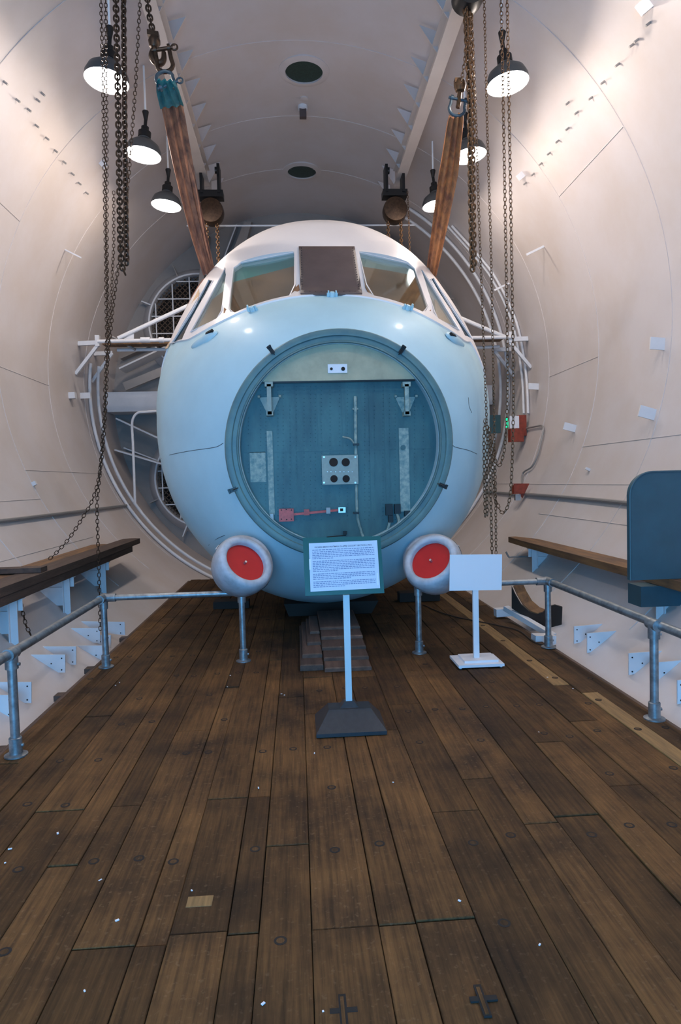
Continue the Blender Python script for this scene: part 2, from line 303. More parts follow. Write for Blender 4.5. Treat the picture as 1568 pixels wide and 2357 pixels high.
# far end wall: disc with four round openings, ribs, cross beams
def endwall():
    YE = 14.0; b = MB()
    cs = [(sx * 2.02, ZC + sz * 1.54) for sx in (-1, 1) for sz in (-1, 1)]; ro = 0.99
    # polar grid disc with holes removed via boolean-free approach: fine grid test
    n, k = 160, 60; vs = []; fs = []
    for i in range(k + 1):
        for j in range(n):
            r = 3.9 * i / k; a = 2 * math.pi * j / n; vs.append((r * math.cos(a), YE, ZC + r * math.sin(a)))
    for i in range(k):
        for j in range(n):
            q = (i * n + j, i * n + (j + 1) % n, (i + 1) * n + (j + 1) % n, (i + 1) * n + j)
            cx = sum(vs[t][0] for t in q) / 4; cz = sum(vs[t][2] for t in q) / 4
            if all(math.hypot(cx - c[0], cz - c[1]) > ro + 0.02 for c in cs): fs.append(q)
    b.add(vs, fs)
    w = b.build('wall_far', 'endw', origin=(0, YE, ZC)); w['kind'] = 'structure'
    for ci, (cx, cz) in enumerate(cs):
        MB().lathe([(ro - .03, -0.28), (ro, -0.28), (ro + 0.16, 0.0), (ro + 0.16, 0.01), (ro - .0, 0.01), (ro - .0, 0.2), (ro - .03, 0.2), (ro - .03, -0.28)], (cx, YE - 0.02, cz), (0, 1, 0), 64, cap=False).build('opening_collar', 'wallw', w)
        MB().lathe([(0.01, 0.16), (ro - .02, 0.16), (ro - .02, 0.2), (0.01, 0.2)], (cx, YE, cz), (0, 1, 0), 48).build('vent_backing', 'dark', w)
        g = MB()
        for q in range(-2, 4):
            d = (q - 0.5) * 0.34
            if abs(d) < ro - .03:
                l = math.sqrt((ro - .04) ** 2 - d * d)
                g.bar((cx + d, YE - .2, cz - l), (cx + d, YE - .2, cz + l), .022, .02, (0, 1, 0)); g.bar((cx - l, YE - .2, cz + d), (cx + l, YE - .2, cz + d), .022, .02)
        g.build('guard_bars', 'wallw', w)
        e = MB(); st = 0.075
        for q in range(-30, 31):
            d = q * st
            if abs(d) < ro - .04:
                l = math.sqrt((ro - .04) ** 2 - d * d); s2 = math.sqrt(.5)
                for sg in (1, -1):
                    c0 = V((cx + d * s2, YE - .15, cz + sg * d * s2)); dr = V((-s2, 0, sg * s2)) * l
                    e.bar(c0 - dr, c0 + dr, .016, .008, (0, 1, 0))
        o = e.build('wire_guard', 'mesh', w); o['kind'] = 'stuff'
        # radial stiffener ribs around each opening
        for k2 in range(8):
            a = math.radians(22.5 + 45 * k2); p0 = V((cx + math.cos(a) * (ro + .02), YE, cz + math.sin(a) * (ro + .02)))
            dr = V((math.cos(a), 0, math.sin(a))); L = 0.2
            while math.hypot(p0.x + dr.x * (L + .1), p0.z - ZC + dr.z * (L + .1)) < 3.75 and L < 1.5 and abs(p0.z + dr.z * L - ZC) > 0.32 and abs(p0.x + dr.x * L) > 0.1: L += .05
            t = V((-dr.z, 0, dr.x)) * .012
            pts = [p0 - t, p0 + dr * L - t, p0 + dr * L - t + V((0, -.25, 0)), p0 - t + V((0, -.25, 0))]
            MB().prism(pts, t, .024).build('rib', 'wallw' if k2 % 2 else 'endw', w)
    for sx in (-1, 1):   # horizontal middle beams and inclined gussets
        MB().box((sx * 3.78 if sx < 0 else .0, 13.3, ZC - .22), (0 if sx < 0 else 3.78, 13.9, ZC + .16)).build('middle_beam', 'wallw', w)
        MB().bar((sx * 1.1, 13.9, ZC + 1.3), (sx * 3.5, 13.6, ZC + .3), .16, .04, (0, 1, 0)).build('gusset', 'endw', w)
        MB().bar((sx * .55, 13.85, ZC + 2.2), (sx * .55, 13.85, ZC + 3.35), .17, .1, (0, 1, 0)).build('upright', 'wallw', w)
        MB().hexa([(sx * .9, 13.5, ZC + 3.45), (sx * 1.05, 13.5, ZC + 3.45), (sx * 1.6, 13.5, ZC + 2.1), (sx * 1.3, 13.5, ZC + 2.1), (sx * .9, 13.95, ZC + 3.6), (sx * 1.05, 13.95, ZC + 3.6), (sx * 1.6, 13.95, ZC + 2.1), (sx * 1.3, 13.95, ZC + 2.1)]).build('gusset', 'endw', w)
        MB().hexa([(sx * 1.75, 13.5, ZC + 3.2), (sx * 1.83, 13.5, ZC + 3.2), (sx * 2.0, 13.5, ZC + 2.1), (sx * 1.9, 13.5, ZC + 2.1), (sx * 1.75, 13.95, ZC + 3.3), (sx * 1.83, 13.95, ZC + 3.3), (sx * 2.0, 13.95, ZC + 2.1), (sx * 1.9, 13.95, ZC + 2.1)]).build('gusset', 'endw', w)
    for (x0, z0, x1, z1) in ((-3.6, ZC - .35, -2.2, ZC - 1.05), (-3.65, ZC - .95, -2.6, ZC - 1.3), (-3.5, ZC + .6, -1.5, ZC + 1.5), (3.6, ZC - .35, 2.2, ZC - 1.05), (3.5, ZC + .6, 1.5, ZC + 1.5)):
        MB().bar((x0, 13.5, z0), (x1, 13.5, z1), .03, .5, (0, 1, 0)).build('rib', 'wallw', w)
    return w
endwall()
# door seal rails (double ring) near the far end
for nm, y, rr in (('seal_rail', 12.5, 3.70), ('seal_rail', 12.25, 3.77)):
    o = MB().tube(circ((0, y, ZC), rr, 120, a0=math.radians(-188), a1=math.radians(58), end=True), 0.028, 8).build(nm, 'wallw')
    tag(o, 'white tubular ring rail round the chamber, ' + ('inner one nearer the fans' if y > 12.3 else 'outer one against the wall'), 'ring rail')
# outer twin conduits on the right ending at the red box
o = MB(); 
for dx in (0, 10):
    o.tube(smooth_path([WL(x + dx, y, .03) for x, y in ((1030, 520), (1110, 610), (1140, 655), (1165, 705), (1183, 755), (1195, 815), (1203, 880), (1206, 952))]), .022, 8)
tag(o.build('wall_conduit', 'wallw'), 'twin white conduits curving down the right wall to the upper red box', 'conduit')
# brackets, studs on the chamber walls (welded on)
def wall_block(par, px, py, w, h, d, m='wallw'):
    p = WL(px, py); n = inward(p); t = V((0, 1, 0)); u = n.cross(t).normalized()
    MB().obox(p + n * d / 2, t * w / 2, n * d / 2, u * h / 2).build('bracket', m, par)
for px, py in ((160, 911), (75, 1115)): wall_block(wl, px, py, .05 if py > 1000 else .11, .05 if py > 1000 else .1, .1 if py < 1000 else .05)
for px, py, w, h, d in ((1240, 890, .02, .10, .17), (1325, 987, .02, .1, .17), (1530, 792, .02, .13, .16), (1508, 955, .02, .12, .18), (1205, 400, .02, .08, .1), (1495, 5, .03, .10, .12), (1358, 1082, .03, .03, .06), (1140, 1290, .02, .02, .05)):
    wall_block(wr, px, py, w, h, d)
wall_block(wl, 150, 575, .02, .02, .25); wall_block(wl, 232, 372, .02, .08, .1); wall_block(wr, 1252, 567, .02, .03, .28); wall_block(wr, 1172, 652, .02, .03, .28)
wall_block(wl, 185, 911, .02, .1, .17)
for par, lst in ((wr, ((1497, 52), (1459, 101), (1426, 146), (1392, 187), (1364, 223), (1331, 257), (1310, 294), (1287, 323), (1267, 351), (1248, 375), (1230, 399), (1470, 90), (1310, 235), (1212, 420))),
                 (wl, ((8, 187), (37, 228), (95, 213), (84, 228), (63, 250), (81, 287), (105, 316), (125, 345), (145, 371), (164, 398), (180, 420), (197, 442)))):
    for px, py in lst:
        p = WL(px, py); n = inward(p)
        MB().tube([p, p + n * .05], .012, 6).build('stud', 'conduit', par)
# ceiling round ports
for px, py, r in ((700, 162, .27), (695, 393, .27)):
    p = WL(px, py); n = inward(p)
    k = MB().lathe([(r + .07, 0), (r + .07, .02), (r, .035), (r - .02, .035), (r - .02, 0.0)], p, n, 40, cap=False).build('port_rim', 'wall', ceil)
    MB().lathe([(.01, .0), (r - .02, .0), (r - .02, .012), (.01, .012)], p, n, 40).build('port_grille', 'ventg', ceil)
p = WL(700, 226); MB().lathe([(.06, 0), (.06, .02), (.01, .03)], p, inward(p), 16).build('ceiling_boss', 'wall', ceil)
p = WL(697, 244); n = inward(p); o = thing('ceiling_sensor', 'small brown box on a white mount in the middle of the ceiling', 'sensor', p)
MB().lathe([(.07, 0), (.07, .05), (.04, .06)], p, n, 20).build('mount', 'wallw', o)
MB().box((p.x - .05, p.y - .04, p.z - .17), (p.x + .05, p.y + .04, p.z - .04)).build('housing', 'cover', o)
# ---- lifting beams under the ceiling
for sx, x, lab in ((-1, -1.47, 'long cream steel beam under the left side of the ceiling'), (1, 1.60, 'long cream steel beam under the right side of the ceiling')):
    zb = CAM.z + 4.70; b = thing('ceiling_beam', lab, 'beam', (x, 4, zb))
    MB().box((x - .075, -3.5, zb), (x + .075, 10.95, zb + .014)).build('bottom_flange', 'beam', b)
    MB().box((x - .008, -3.5, zb + .014), (x + .008, 10.95, zb + .24)).build('web', 'beam', b)
    MB().box((x - .075, -3.5, zb + .24), (x + .075, 10.95, zb + .254)).build('top_flange', 'beam', b)
    for k in range(13):
        y = 5.0 + k * .57; zt = ZC + math.sqrt(R * R - (abs(x) - .22) ** 2) - .02; zt2 = ZC + math.sqrt(R * R - (abs(x)) ** 2) - .02
        MB().prism([(x, y, zb + .14), (x - sx * .22, y, zt - .02), (x, y, zt2)], (0, 1, 0), .012).build('hanger_plate', 'wall', b)
# ============================================================ DECK FLOOR
fl = MB()
for y in np.arange(-2.8, 10.6, 0.52): fl.box((-1.84, y - .05, -.2), (1.93, y + .05, -.062))
fl.box((-1.84, -3, -.45), (-1.74, 10.6, -.2)); fl.box((1.83, -3, -.45), (1.93, 10.6, -.2)); fl.box((-1.8, -3, -.47), (1.9, 10.6, -.45))
floor = fl.build('floor', 'boardd', origin=(0, 0, 0)); floor['kind'] = 'structure'
xs = [-1.87, -1.72, -1.584, -1.418, -1.193, -1.072, -.936, -.736, -.633, -.443, -.338, -.164, .058, .185, .388, .60, .753, .903, 1.103, 1.27, 1.427, 1.60, 1.72, 1.83, 1.985]
joint = {3: [3.12, 6.2], 4: [2.65, 5.0], 5: [3.12], 2: [4.4], 7: [2.145, 4.9], 8: [2.17 + .02, 3.14, 6.4], 9: [3.14, 2.17, 5.6], 10: [4.6], 11: [2.165, 4.25, 5.05], 12: [2.165, 4.1, 5.05, 7.0], 13: [2.175, 3.9, 5.0], 14: [2.9, 4.35], 15: [3.2, 5.1], 16: [2.75, 5.6], 17: [4.7], 18: [3.6], 19: [3.05, 6.1], 20: [3.89, 6.6], 21: [4.6, 7.2], 22: [4.4, 6.0], 23: [3.93, 7.6], 1: [5.2, 3.1], 6: [4.05, 5.9], 0: [3.7, 7.0]}
planks = []
rnd = random.Random(3)
brows = [1.62, 2.14, 2.66, 3.18, 3.70, 4.22, 4.74, 5.26, 5.9, 6.6, 7.3, 8.1]
for i in range(len(xs) - 1):
    js = sorted(joint.get(i, []))
    full = [-3.0] + [j for j in js] + []
    last = js[-1] if js else 2.0 + rnd.random() * 3
    if not js: full.append(last)
    while last < 8.8:
        last += 1.6 + rnd.random() * 1.8
        if last < 10.2: full.append(last)
    full.append(10.65 + rnd.uniform(-.06, .06))
    if js and js[0] > 1.0: full.insert(1, js[0] - 1.9) if js[0] - 1.9 > -1 else None
    full = sorted(full)
    for a, b in zip(full, full[1:]):
        dz = rnd.uniform(-.005, .002); g = .0009 + rnd.random() ** 2 * .0026
        x0, x1 = xs[i] + g, xs[i + 1] - g
        mt = 'woodl' if (i == 21 and 4 < a) or (i == 22 and 1.9 < a < 4.3) else 'wood'
        if i == 12 and abs(a - 2.165) < .3 and False: mt = 'woodl'
        e0 = rnd.uniform(-.0, .02) if i in (0, len(xs) - 2) else 0
        pk = MB().cbox((x0, a + .003, -.062), (x1, b - .003, dz), .0015 + rnd.random() * .002).build('plank', mt, floor, origin=((x0 + x1) / 2, (a + b) / 2, 0))
        planks.append((i, a, b, pk))
        for y in brows:
            if a + .05 < y < b - .05 and y < 8.2 and rnd.random() < (.62 if y < 4 else .5) and x1 - x0 > .09:
                cx = (x0 + x1) / 2 + rnd.uniform(-.02, .02); yy = y + rnd.uniform(-.03, .03)
                bb = MB()
                bb.lathe([(.0145, dz - .002), (.021, dz - .002), (.022, dz + .0012), (.0135, dz + .0012)], (cx, yy, 0), (0, 0, 1), 14, mi=0, cap=False)
                bb.lathe([(.014, dz - .004), (.0132, dz + .0008)], (cx, yy, 0), (0, 0, 1), 12, mi=1)
                bb.build('bolt_head', ['dark', 'wood'], pk, recalc=True)
def plank_at(x, y):
    for i, a, b, pk in planks:
        if xs[i] <= x < xs[i + 1] and a <= y < b: return pk
    return floor
for px0, py0, px1, py1 in ((1098, 2268, 1131, 2340), (787, 2290, 795, 2375)):
    a = PZ(px0, py0, 0); b = PZ(px1, py1, 0); c = (a + b) / 2; c = a * .55 + b * .45; pk = plank_at(c.x, c.y)
    s = MB(); s.bar(V((a.x, a.y, .0)), V((a.x, b.y, .0)), .022, .006); s.bar(V((c.x - .038, c.y, 0)), V((c.x + .04, c.y, 0)), .018, .0058); s.build('cross_slot', 'dark', pk)
    MB().bar(V((a.x - .001, a.y - .012, .001)), V((a.x - .001, b.y + .004, .001)), .010, .0085).build('slot_bar', 'wood', pk)
fk = MB(); frn = random.Random(11)
for k in range(30):
    x, y = frn.uniform(-1.7, 1.8), frn.uniform(1.6, 5.2); w, h, a = frn.uniform(.002, .008), frn.uniform(.002, .004), frn.uniform(0, 3)
    fk.obox((x, y, .0015), (w * math.cos(a), w * math.sin(a), 0), (-h * math.sin(a), h * math.cos(a), 0), (0, 0, .0015))
fk.build('paint_flecks', 'whitep', floor)['kind'] = 'stuff'
# pale scuffs: small worn plate on the deck
q = PZ(460, 2075, 0); MB().box((q.x - .045, q.y - .03, -.001), (q.x + .045, q.y + .03, .0015)).build('patch', 'woodl', plank_at(q.x, q.y))
# edge trim board right and left lip
for sx, x in ((-1, -1.895), (1, 2.01)):
    MB().cbox((x - .022, -3, -.13), (x + .022, 10.6, -.012), .01).build('edge_board', 'boardd', floor)
# loose splinters of timber on the left edge
for y in (3.9, 4.9, 5.6, 6.7):
    MB().box((-1.96, y, -.05), (-1.9, y + .09, -.01)).build('batten_end', 'boardd', floor)
# ============================================================ AIRCRAFT NOSE
D0 = 5.8
def pchip(x, y):
    x = np.array(x, float); y = np.array(y, float); h = np.diff(x); d = np.diff(y) / h; m = np.zeros_like(y)
    for i in range(1, len(x) - 1):
        if d[i - 1] * d[i] > 0: w1 = 2 * h[i] + h[i - 1]; w2 = h[i] + 2 * h[i - 1]; m[i] = (w1 + w2) / (w1 / d[i - 1] + w2 / d[i])
    m[0] = d[0] * 1.15 if len(x) > 2 else d[0]; m[-1] = d[-1]
    def f(t):
        i = min(max(int(np.searchsorted(x, t) - 1), 0), len(h) - 1); s = (t - x[i]) / h[i]
        return (2 * s ** 3 - 3 * s ** 2 + 1) * y[i] + (s ** 3 - 2 * s ** 2 + s) * h[i] * m[i] + (-2 * s ** 3 + 3 * s ** 2) * y[i + 1] + (s ** 3 - s ** 2) * h[i] * m[i + 1]
    return f
KD = 6.6
ztA = pchip([5.8, 5.95, 6.2, 6.6], [2.762, 2.92, 3.12, 3.325])
ztB = pchip([6.6, 6.95, 7.3, 7.5, 7.8, 8.4, 9.4], [3.325, 3.69, 4.03, 4.20, 4.42, 4.63, 4.70])
zb_ = pchip([5.8, 6.0, 6.25, 6.55, 6.9, 7.3, 7.8, 9.4], [.832, .60, .43, .31, .23, .17, .15, .15])
w_ = pchip([5.8, 5.95, 6.15, 6.45, 6.9, 7.3, 7.8, 9.4], [.965, 1.22, 1.44, 1.64, 1.77, 1.80, 1.80, 1.80])
zc_ = pchip([5.8, 6.2, 6.9, 7.8, 9.4], [1.797, 1.94, 2.25, 2.42, 2.45])
wp_ = pchip([5.8, 6.3, 6.9, 9.4], [0, .2, .4, .4])
def xoff(y, z): return .145 + .075 * max(0, 1 - (y - 5.8) / 1.1) ** 1.5 + .02 * (z - 2.2)
def NS(d, phi):
    zt = ztA(d) if d < KD else ztB(d); zb = zb_(d); w = w_(d); zc = zc_(d); c, s = math.cos(phi), math.sin(phi)
    u = w * math.copysign(abs(c) ** .9, c) if s > 0 else w * c
    z = zc + ((zt - zc) * s if s > 0 else (zc - zb) * s)
    y = d + wp_(d) * (1 - abs(s))
    return V((u + xoff(y, z), y, z))
RC = V((.145 + .075 + .02 * (1.797 - 2.2), D0, 1.797))
NC = 144
rows0 = list(np.linspace(5.8, KD, 24)) + list(np.linspace(KD, 7.9, 30))[1:] + list(np.linspace(7.9, 9.4, 12))[1:]
g0 = [(d, 360 * j / NC, NS(d, 2 * math.pi * j / NC)) for d in rows0 for j in range(NC)]
nf = [(i * NC + j, i * NC + (j + 1) % NC, (i + 1) * NC + (j + 1) % NC, (i + 1) * NC + j) for i in range(len(rows0) - 1) for j in range(NC)]
t0_ = BVHTree.FromPolygons([tuple(q[2]) for q in g0], nf)
ck = []     # edge of the white canopy panel round the nose, as (angle, station)
for x, y in ((370, 812), (378, 808), (388, 802), (400, 794), (420, 784), (440, 775), (470, 760), (500, 744), (541, 730), (580, 718), (620, 706), (660, 692), (692, 680), (730, 680), (760, 680), (800, 680), (834, 680), (870, 692), (900, 703), (950, 722), (1000, 745), (1040, 766), (1060, 777), (1080, 790)):
    h = t0_.ray_cast(CAM, ray(x, y).normalized())
    if h[0] is None: continue
    m_ = min(g0, key=lambda q: (q[2] - h[0]).length_squared); ck.append((m_[1], m_[0]))
ck = sorted(ck); ck = [c for c in ck if c[0] < 165]
pf_ = np.polyfit([(c[0] - 90) / 60 for c in ck], [c[1] for c in ck], 4); lo_, hi_ = ck[0][0], ck[-1][0]
ck = [(a, float(np.polyval(pf_, (a - 90) / 60))) for a in np.linspace(lo_, hi_, 24)]
def kd(phi): return float(np.interp(math.degrees(phi) if phi < math.radians(270) else math.degrees(phi) - 360, [-90] + [c[0] for c in ck] + [270], [KD] + [c[1] for c in ck] + [KD]))
def dm(d, phi):
    k_ = kd(phi)
    return 5.8 + (d - 5.8) * (k_ - 5.8) / (KD - 5.8) if d < KD else k_ + (d - KD) * (9.4 - k_) / (9.4 - KD)
rows = rows0; kr = 23; nv = []; nf = []; nm = []
def ringpt(r, y, j):
    phi = 2 * math.pi * j / NC; return V((RC.x + r * math.cos(phi) + .02 * r * math.sin(phi), y, RC.z + r * math.sin(phi)))
def NSm(d, j, up=False):
    phi = 2 * math.pi * j / NC; dd = dm(d, phi); p = NS(dd, phi)
    if up:
        a = NS(min(dd + .02, 9.4), phi) - NS(dd, phi); b = NS(dd, phi + .02) - p; n = b.cross(a).normalized()
        if n.dot(p - V((.15, p.y, 2.4))) < 0: n = -n
        deg = 360 * j / NC; f = min(1, max(0, (deg - 12) / 6), 1) * min(1, max(0, (168 - deg) / 6)) if deg < 200 else 0
        p = p + n * .014 * f
    return p
allrows = [[ringpt(.86, 5.93, j) for j in range(NC)], [ringpt(.86, 5.8, j) for j in range(NC)]] + [[NSm(d, j) for j in range(NC)] for d in rows[:kr + 1]] + [[NSm(d + (.004 if q == 0 else 0), j, True) for j in range(NC)] for q, d in enumerate(rows[kr:])]
for rw in allrows: nv += rw
for i in range(len(allrows) - 1):
    for j in range(NC):
        nf.append((i * NC + j, i * NC + (j + 1) % NC, (i + 1) * NC + (j + 1) % NC, (i + 1) * NC + j))
        phi = 360 * (j + .5) / NC; up = 12 < phi < 168
        nm.append(1 if (i >= kr + 2 and up) else 0)
nf.append(tuple(range(NC))[::-1]); nm.append(0); nf.append(tuple((len(allrows) - 1) * NC + j for j in range(NC))); nm.append(0)
tree = BVHTree.FromPolygons([tuple(v) for v in nv], nf)
def NH(px, py, off=0.0):
    w = ray(px, py).normalized(); h, n, idx, dist = tree.ray_cast(CAM, w)
    if h is None: return None
    if n.dot(w) > 0: n = -n
    return h + n * off, n
nose = thing('aircraft_nose', 'pale blue and white cockpit section of an old airliner resting on the timber deck', 'aircraft', (.15, 7.4, .15))
shell = MB(); shell.add(nv, nf); shell.m = list(nm)
so = shell.build('fuselage_shell', ['nose', 'nosew', 'lining'], nose, sharp=28)
panes = {
 'lf': [(537.5, 617), (554, 602.5), (675, 578.6), (678, 582), (681, 663), (665, 680), (541, 719), (528.6, 715.6)],
 'ls': [(519, 618), (521, 632), (511, 715.6), (498, 733), (440, 766), (468, 708)],
 'ld': [(481, 646), (491, 647), (419, 780.6), (398, 793), (440, 712)],
 'rf': [(826.5, 578.6), (939, 602.5), (955, 617), (982.6, 711.7), (972.4, 717), (861, 680), (841, 663)],
 'rs': [(969, 620), (975, 624), (1056, 761.5), (1010, 733), (998.7, 719)],
}
def pane_pts(poly):
    out = []; ns = V((0, 0, 0))
    for x, y in poly:
        h = NH(x, y)
        if h is None:
            for t in range(1, 40):
                h = NH(x + (760 - x) * .01 * t, y)
                if h: break
        out.append(h[0]); ns += h[1]
    n = ns.normalized(); c = sum(out, V((0, 0, 0))) / len(out); nn3 = V((0, 0, 0))
    for a, b in zip(out, out[1:] + out[:1]): nn3 += (a - c).cross(b - c)
    nn3.normalize(); n = nn3 if nn3.dot(n) > 0 else -nn3
    out = [p - n * n.dot(p - c) for p in out]
    return out, n, c
PP = {k: pane_pts(v) for k, v in panes.items()}
PP['rd'] = ([V((2 * xoff(p.y, p.z) - p.x, p.y, p.z)) for p in PP['ld'][0]], V((-PP['ld'][1].x, PP['ld'][1].y, PP['ld'][1].z)), None)
# hollow inside (cockpit cavity) cut away first, then each window opening
inner = MB(); iv = []; irows = [d for d in rows if 6.25 <= d <= 8.6][::2]; axd = {}
for d in irows:
    cc = V((.15, 0, 2.5)); 
    for j in range(0, NC, 2):
        p = NS(d, 2 * math.pi * j / NC); k_ = .965 if d < 8 else .965
        q = V((cc.x + (p.x - cc.x) * .972, p.y + .06, cc.z + (p.z - cc.z) * .965)); iv.append(q)
N2 = NC // 2
inner.add(iv, [(i * N2 + j, i * N2 + (j + 1) % N2, (i + 1) * N2 + (j + 1) % N2, (i + 1) * N2 + j) for i in range(len(irows) - 1) for j in range(N2)] + [tuple(range(N2))[::-1], tuple((len(irows) - 1) * N2 + j for j in range(N2))])
cutters = [inner.build('cut', 'lining')] + [MB().prism([p - n * .22 for p in pts], n, .5).build('cut', 'nosew') for k, (pts, n, c) in PP.items()]
for cut in cutters:
    bmod = so.modifiers.new('b', 'BOOLEAN'); bmod.object = cut; bmod.operation = 'DIFFERENCE'; bmod.solver = 'EXACT'
    dg = bpy.context.evaluated_depsgraph_get(); me = bpy.data.meshes.new_from_object(so.evaluated_get(dg)); so.modifiers.clear()
    ys = [v.co.y for v in me.vertices]; print('BOOL', cut.name, len(me.vertices), (max(ys) - min(ys)) if ys else 0)
    if len(ys) > 2000 and max(ys) - min(ys) > 3: so.data = me
    bpy.data.objects.remove(cut)
so.data.set_sharp_from_angle(angle=math.radians(28))
for k, (pts, n, c) in PP.items():
    g = MB().prism([p - n * .02 for p in pts], n, .008).build('window_pane', 'glasst' if k in ('ld', 'rd') else 'glass', nose, sharp=10)
    if k in ('ld', 'rd'): g['label'] = 'dark teal side window pane'
    MB().tube([p + n * .001 for p in pts], .006, 6, closed=True).build('window_seal', 'nosew', nose)
def behind(poly, k, off, name, m):  # panels added behind the panes, their colours stand in for reflections in the glass
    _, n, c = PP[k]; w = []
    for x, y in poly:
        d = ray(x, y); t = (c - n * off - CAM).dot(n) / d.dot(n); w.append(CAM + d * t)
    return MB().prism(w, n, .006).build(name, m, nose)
behind([(520, 655), (684, 612), (690, 668), (668, 690), (541, 730), (515, 722)], 'lf', .04, 'lower_reflection_panel', 'cabin')
behind([(525, 600), (560, 590), (690, 565), (690, 625), (525, 668)], 'lf', .055, 'upper_reflection_panel', 'blind')
behind([(818, 612), (900, 625), (975, 640), (992, 716), (975, 728), (855, 690)], 'rf', .04, 'lower_reflection_panel', 'cabin')
behind([(815, 565), (945, 592), (968, 615), (975, 655), (818, 625)], 'rf', .055, 'upper_reflection_panel', 'refl_grey')
behind([(470, 705), (530, 660), (520, 720), (498, 742), (430, 775)], 'ls', .045, 'lower_reflection_panel', 'cabin')
behind([(1000, 690), (1030, 700), (1070, 775), (1005, 740)], 'rs', .045, 'lower_reflection_panel', 'cabin')
behind([(525, 600), (525, 668), (455, 735), (430, 775), (470, 690)], 'ls', .06, 'upper_reflection_panel', 'refl_grey')
behind([(960, 610), (985, 615), (1060, 765), (1030, 745)], 'rs', .06, 'upper_reflection_panel', 'refl_grey')
tp_ = pane_pts([(463, 668), (455, 688), (388, 803), (380, 806), (416, 738)])  # tan patch on the skin, a warm window reflection put into its colour
MB().prism([p + tp_[1] * .004 for p in tp_[0]], tp_[1], .004).build('window_reflection', 'tan', nose)['label'] = 'side window behind the teal pane, warm reflection painted tan'
# blank brown cover where the centre windscreen was
cp = [(688, 569.4), (816, 569.4), (833.7, 677.8), (692, 677.8)]
grid = MB(); NN = 12; gv = []
for a in range(NN + 1):
    for b in range(NN + 1):
        s, t = a / NN, b / NN
        x = (cp[0][0] * (1 - s) + cp[1][0] * s) * (1 - t) + (cp[3][0] * (1 - s) + cp[2][0] * s) * t; y = cp[0][1] * (1 - t) + cp[3][1] * t
        h = NH(x, y); gv.append(h[0] + h[1] * .012)
gf = [(a * (NN + 1) + b, (a + 1) * (NN + 1) + b, (a + 1) * (NN + 1) + b + 1, a * (NN + 1) + b + 1) for a in range(NN) for b in range(NN)]
grid.add(gv, gf); pc = grid.build('cover_plate', 'cover', nose); pc['label'] = 'brown riveted blanking plate over the centre windscreen'
sm = pc.modifiers.new('s', 'SOLIDIFY'); sm.thickness = .012; sm.offset = -1
rv = MB()
for k in range(19):
    t = (k + .5) / 19
    for x, y in ((694 + 2 * t, 571 + 105 * t), (811 + 17 * t, 571 + 105 * t)):
        h = NH(x, y); rv.lathe([(.006, .012), (.004, .016)], h[0], h[1], 6)
for k in range(10):
    t = (k + .5) / 10
    for x, y in ((694 + 130 * t, 674),):
        h = NH(x, y); rv.lathe([(.006, .012), (.004, .016)], h[0], h[1], 6)
o = rv.build('rivet_row', 'black', pc); o['kind'] = 'stuff'
# cockpit interior
MB().box((-.95, 7.62, 2.9), (1.3, 7.72, 3.32)).box((-.95, 7.3, 3.2), (1.3, 7.62, 3.3)).build('instrument_coaming', 'board', nose)
MB().prism(circ((.2, 8.3, 2.6), 1.35, 40), (0, 1, 0), .05).build('cabin_partition', 'cabin', nose)
# tan reflection strip at the left edge
def strip(pts_px, name, m, off=.004, th=.004):
    pts = []
    for x, y in pts_px:
        h = None; t = 0
        while h is None and t < 60: h = NH(x + t * .7, y); t += 1
        if h: pts.append(h[0] + h[1] * off)
    if len(pts) > 2: return MB().tube(pts, th, 6).build(name, m, nose)
# crease moulding under the windscreen
def nose_line(fn, name, m, r=.006):
    return MB().tube([fn(t / 60) for t in range(61)], r, 6).build(name, m, nose)
# front ring of the radome bay
def sk(p): return V((p.x + .02 * (p.z - RC.z), p.y, p.z))
def lat(prof, n=96, cap=False):
    b = MB().lathe(prof, RC, (0, 1, 0), n, cap=cap); b.v = [tuple(sk(V(p))) for p in b.v]; return b
lat([(.975, .03), (.985, .0), (.975, -.02), (.95, -.026), (.925, -.022), (.918, -.008), (.885, -.008), (.878, -.018), (.868, -.02), (.862, .0), (.862, .115), (.90, .115), (.90, .03), (.975, .03)]).build('radome_ring', 'ring', nose)
bk = lat([(.01, .105), (.868, .105), (.868, .12), (.01, .12)], cap=True).build('bulkhead', 'teal', nose)
def B(px, py, off=0.0): return P(px, py, D0 + .105 - off)
# cream head panel
a0 = math.asin((B(777, 878).z - RC.z) / .86)
pts = [sk(p) for p in circ(RC + V((0, .045, 0)), .86, 40, a0=a0, a1=math.pi - a0, end=True)]
hp = MB().prism(pts, (0, 1, 0), .05).build('head_panel', 'cream', nose); hp['label'] = 'cream upper panel of the front bulkhead'
MB().bar(pts[0] + V((0, -.01, -.01)), pts[-1] + V((0, -.01, -.01)), .012, .012).build('panel_lip', 'black', hp)
def fbox(x0, y0, x1, y1, dep, th, name, m, par, D=None):   # box facing the camera side, from px corners on a plane in front of the bulkhead
    a = P(x0, y1, D0 + .105 - dep); b = P(x1, y0, D0 + .105 - dep)
    return MB().box((min(a.x, b.x), a.y - th, min(a.z, b.z)), (max(a.x, b.x), a.y, max(a.z, b.z))).build(name, m, par)
pl = fbox(755, 838, 799, 859, .06, .008, 'socket_plate', 'whitep', hp)
def fdisc(px, py, r, dep, th, name, m, par, n=20):
    c = P(px, py, D0 + .105 - dep); return MB().lathe([(r * .05, 0), (r, 0), (r, th), (r * .05, th)], c, (0, -1, 0), n).build(name, m, par)
fdisc(763, 849, .012, .068, .004, 'socket', 'dark', pl); fdisc(790, 849, .017, .068, .004, 'socket', 'dark', pl)
jp = fbox(742, 1047, 823, 1116, .03, .03, 'junction_plate', 'plate', nose); jp['label'] = 'grey plate with four round holes'
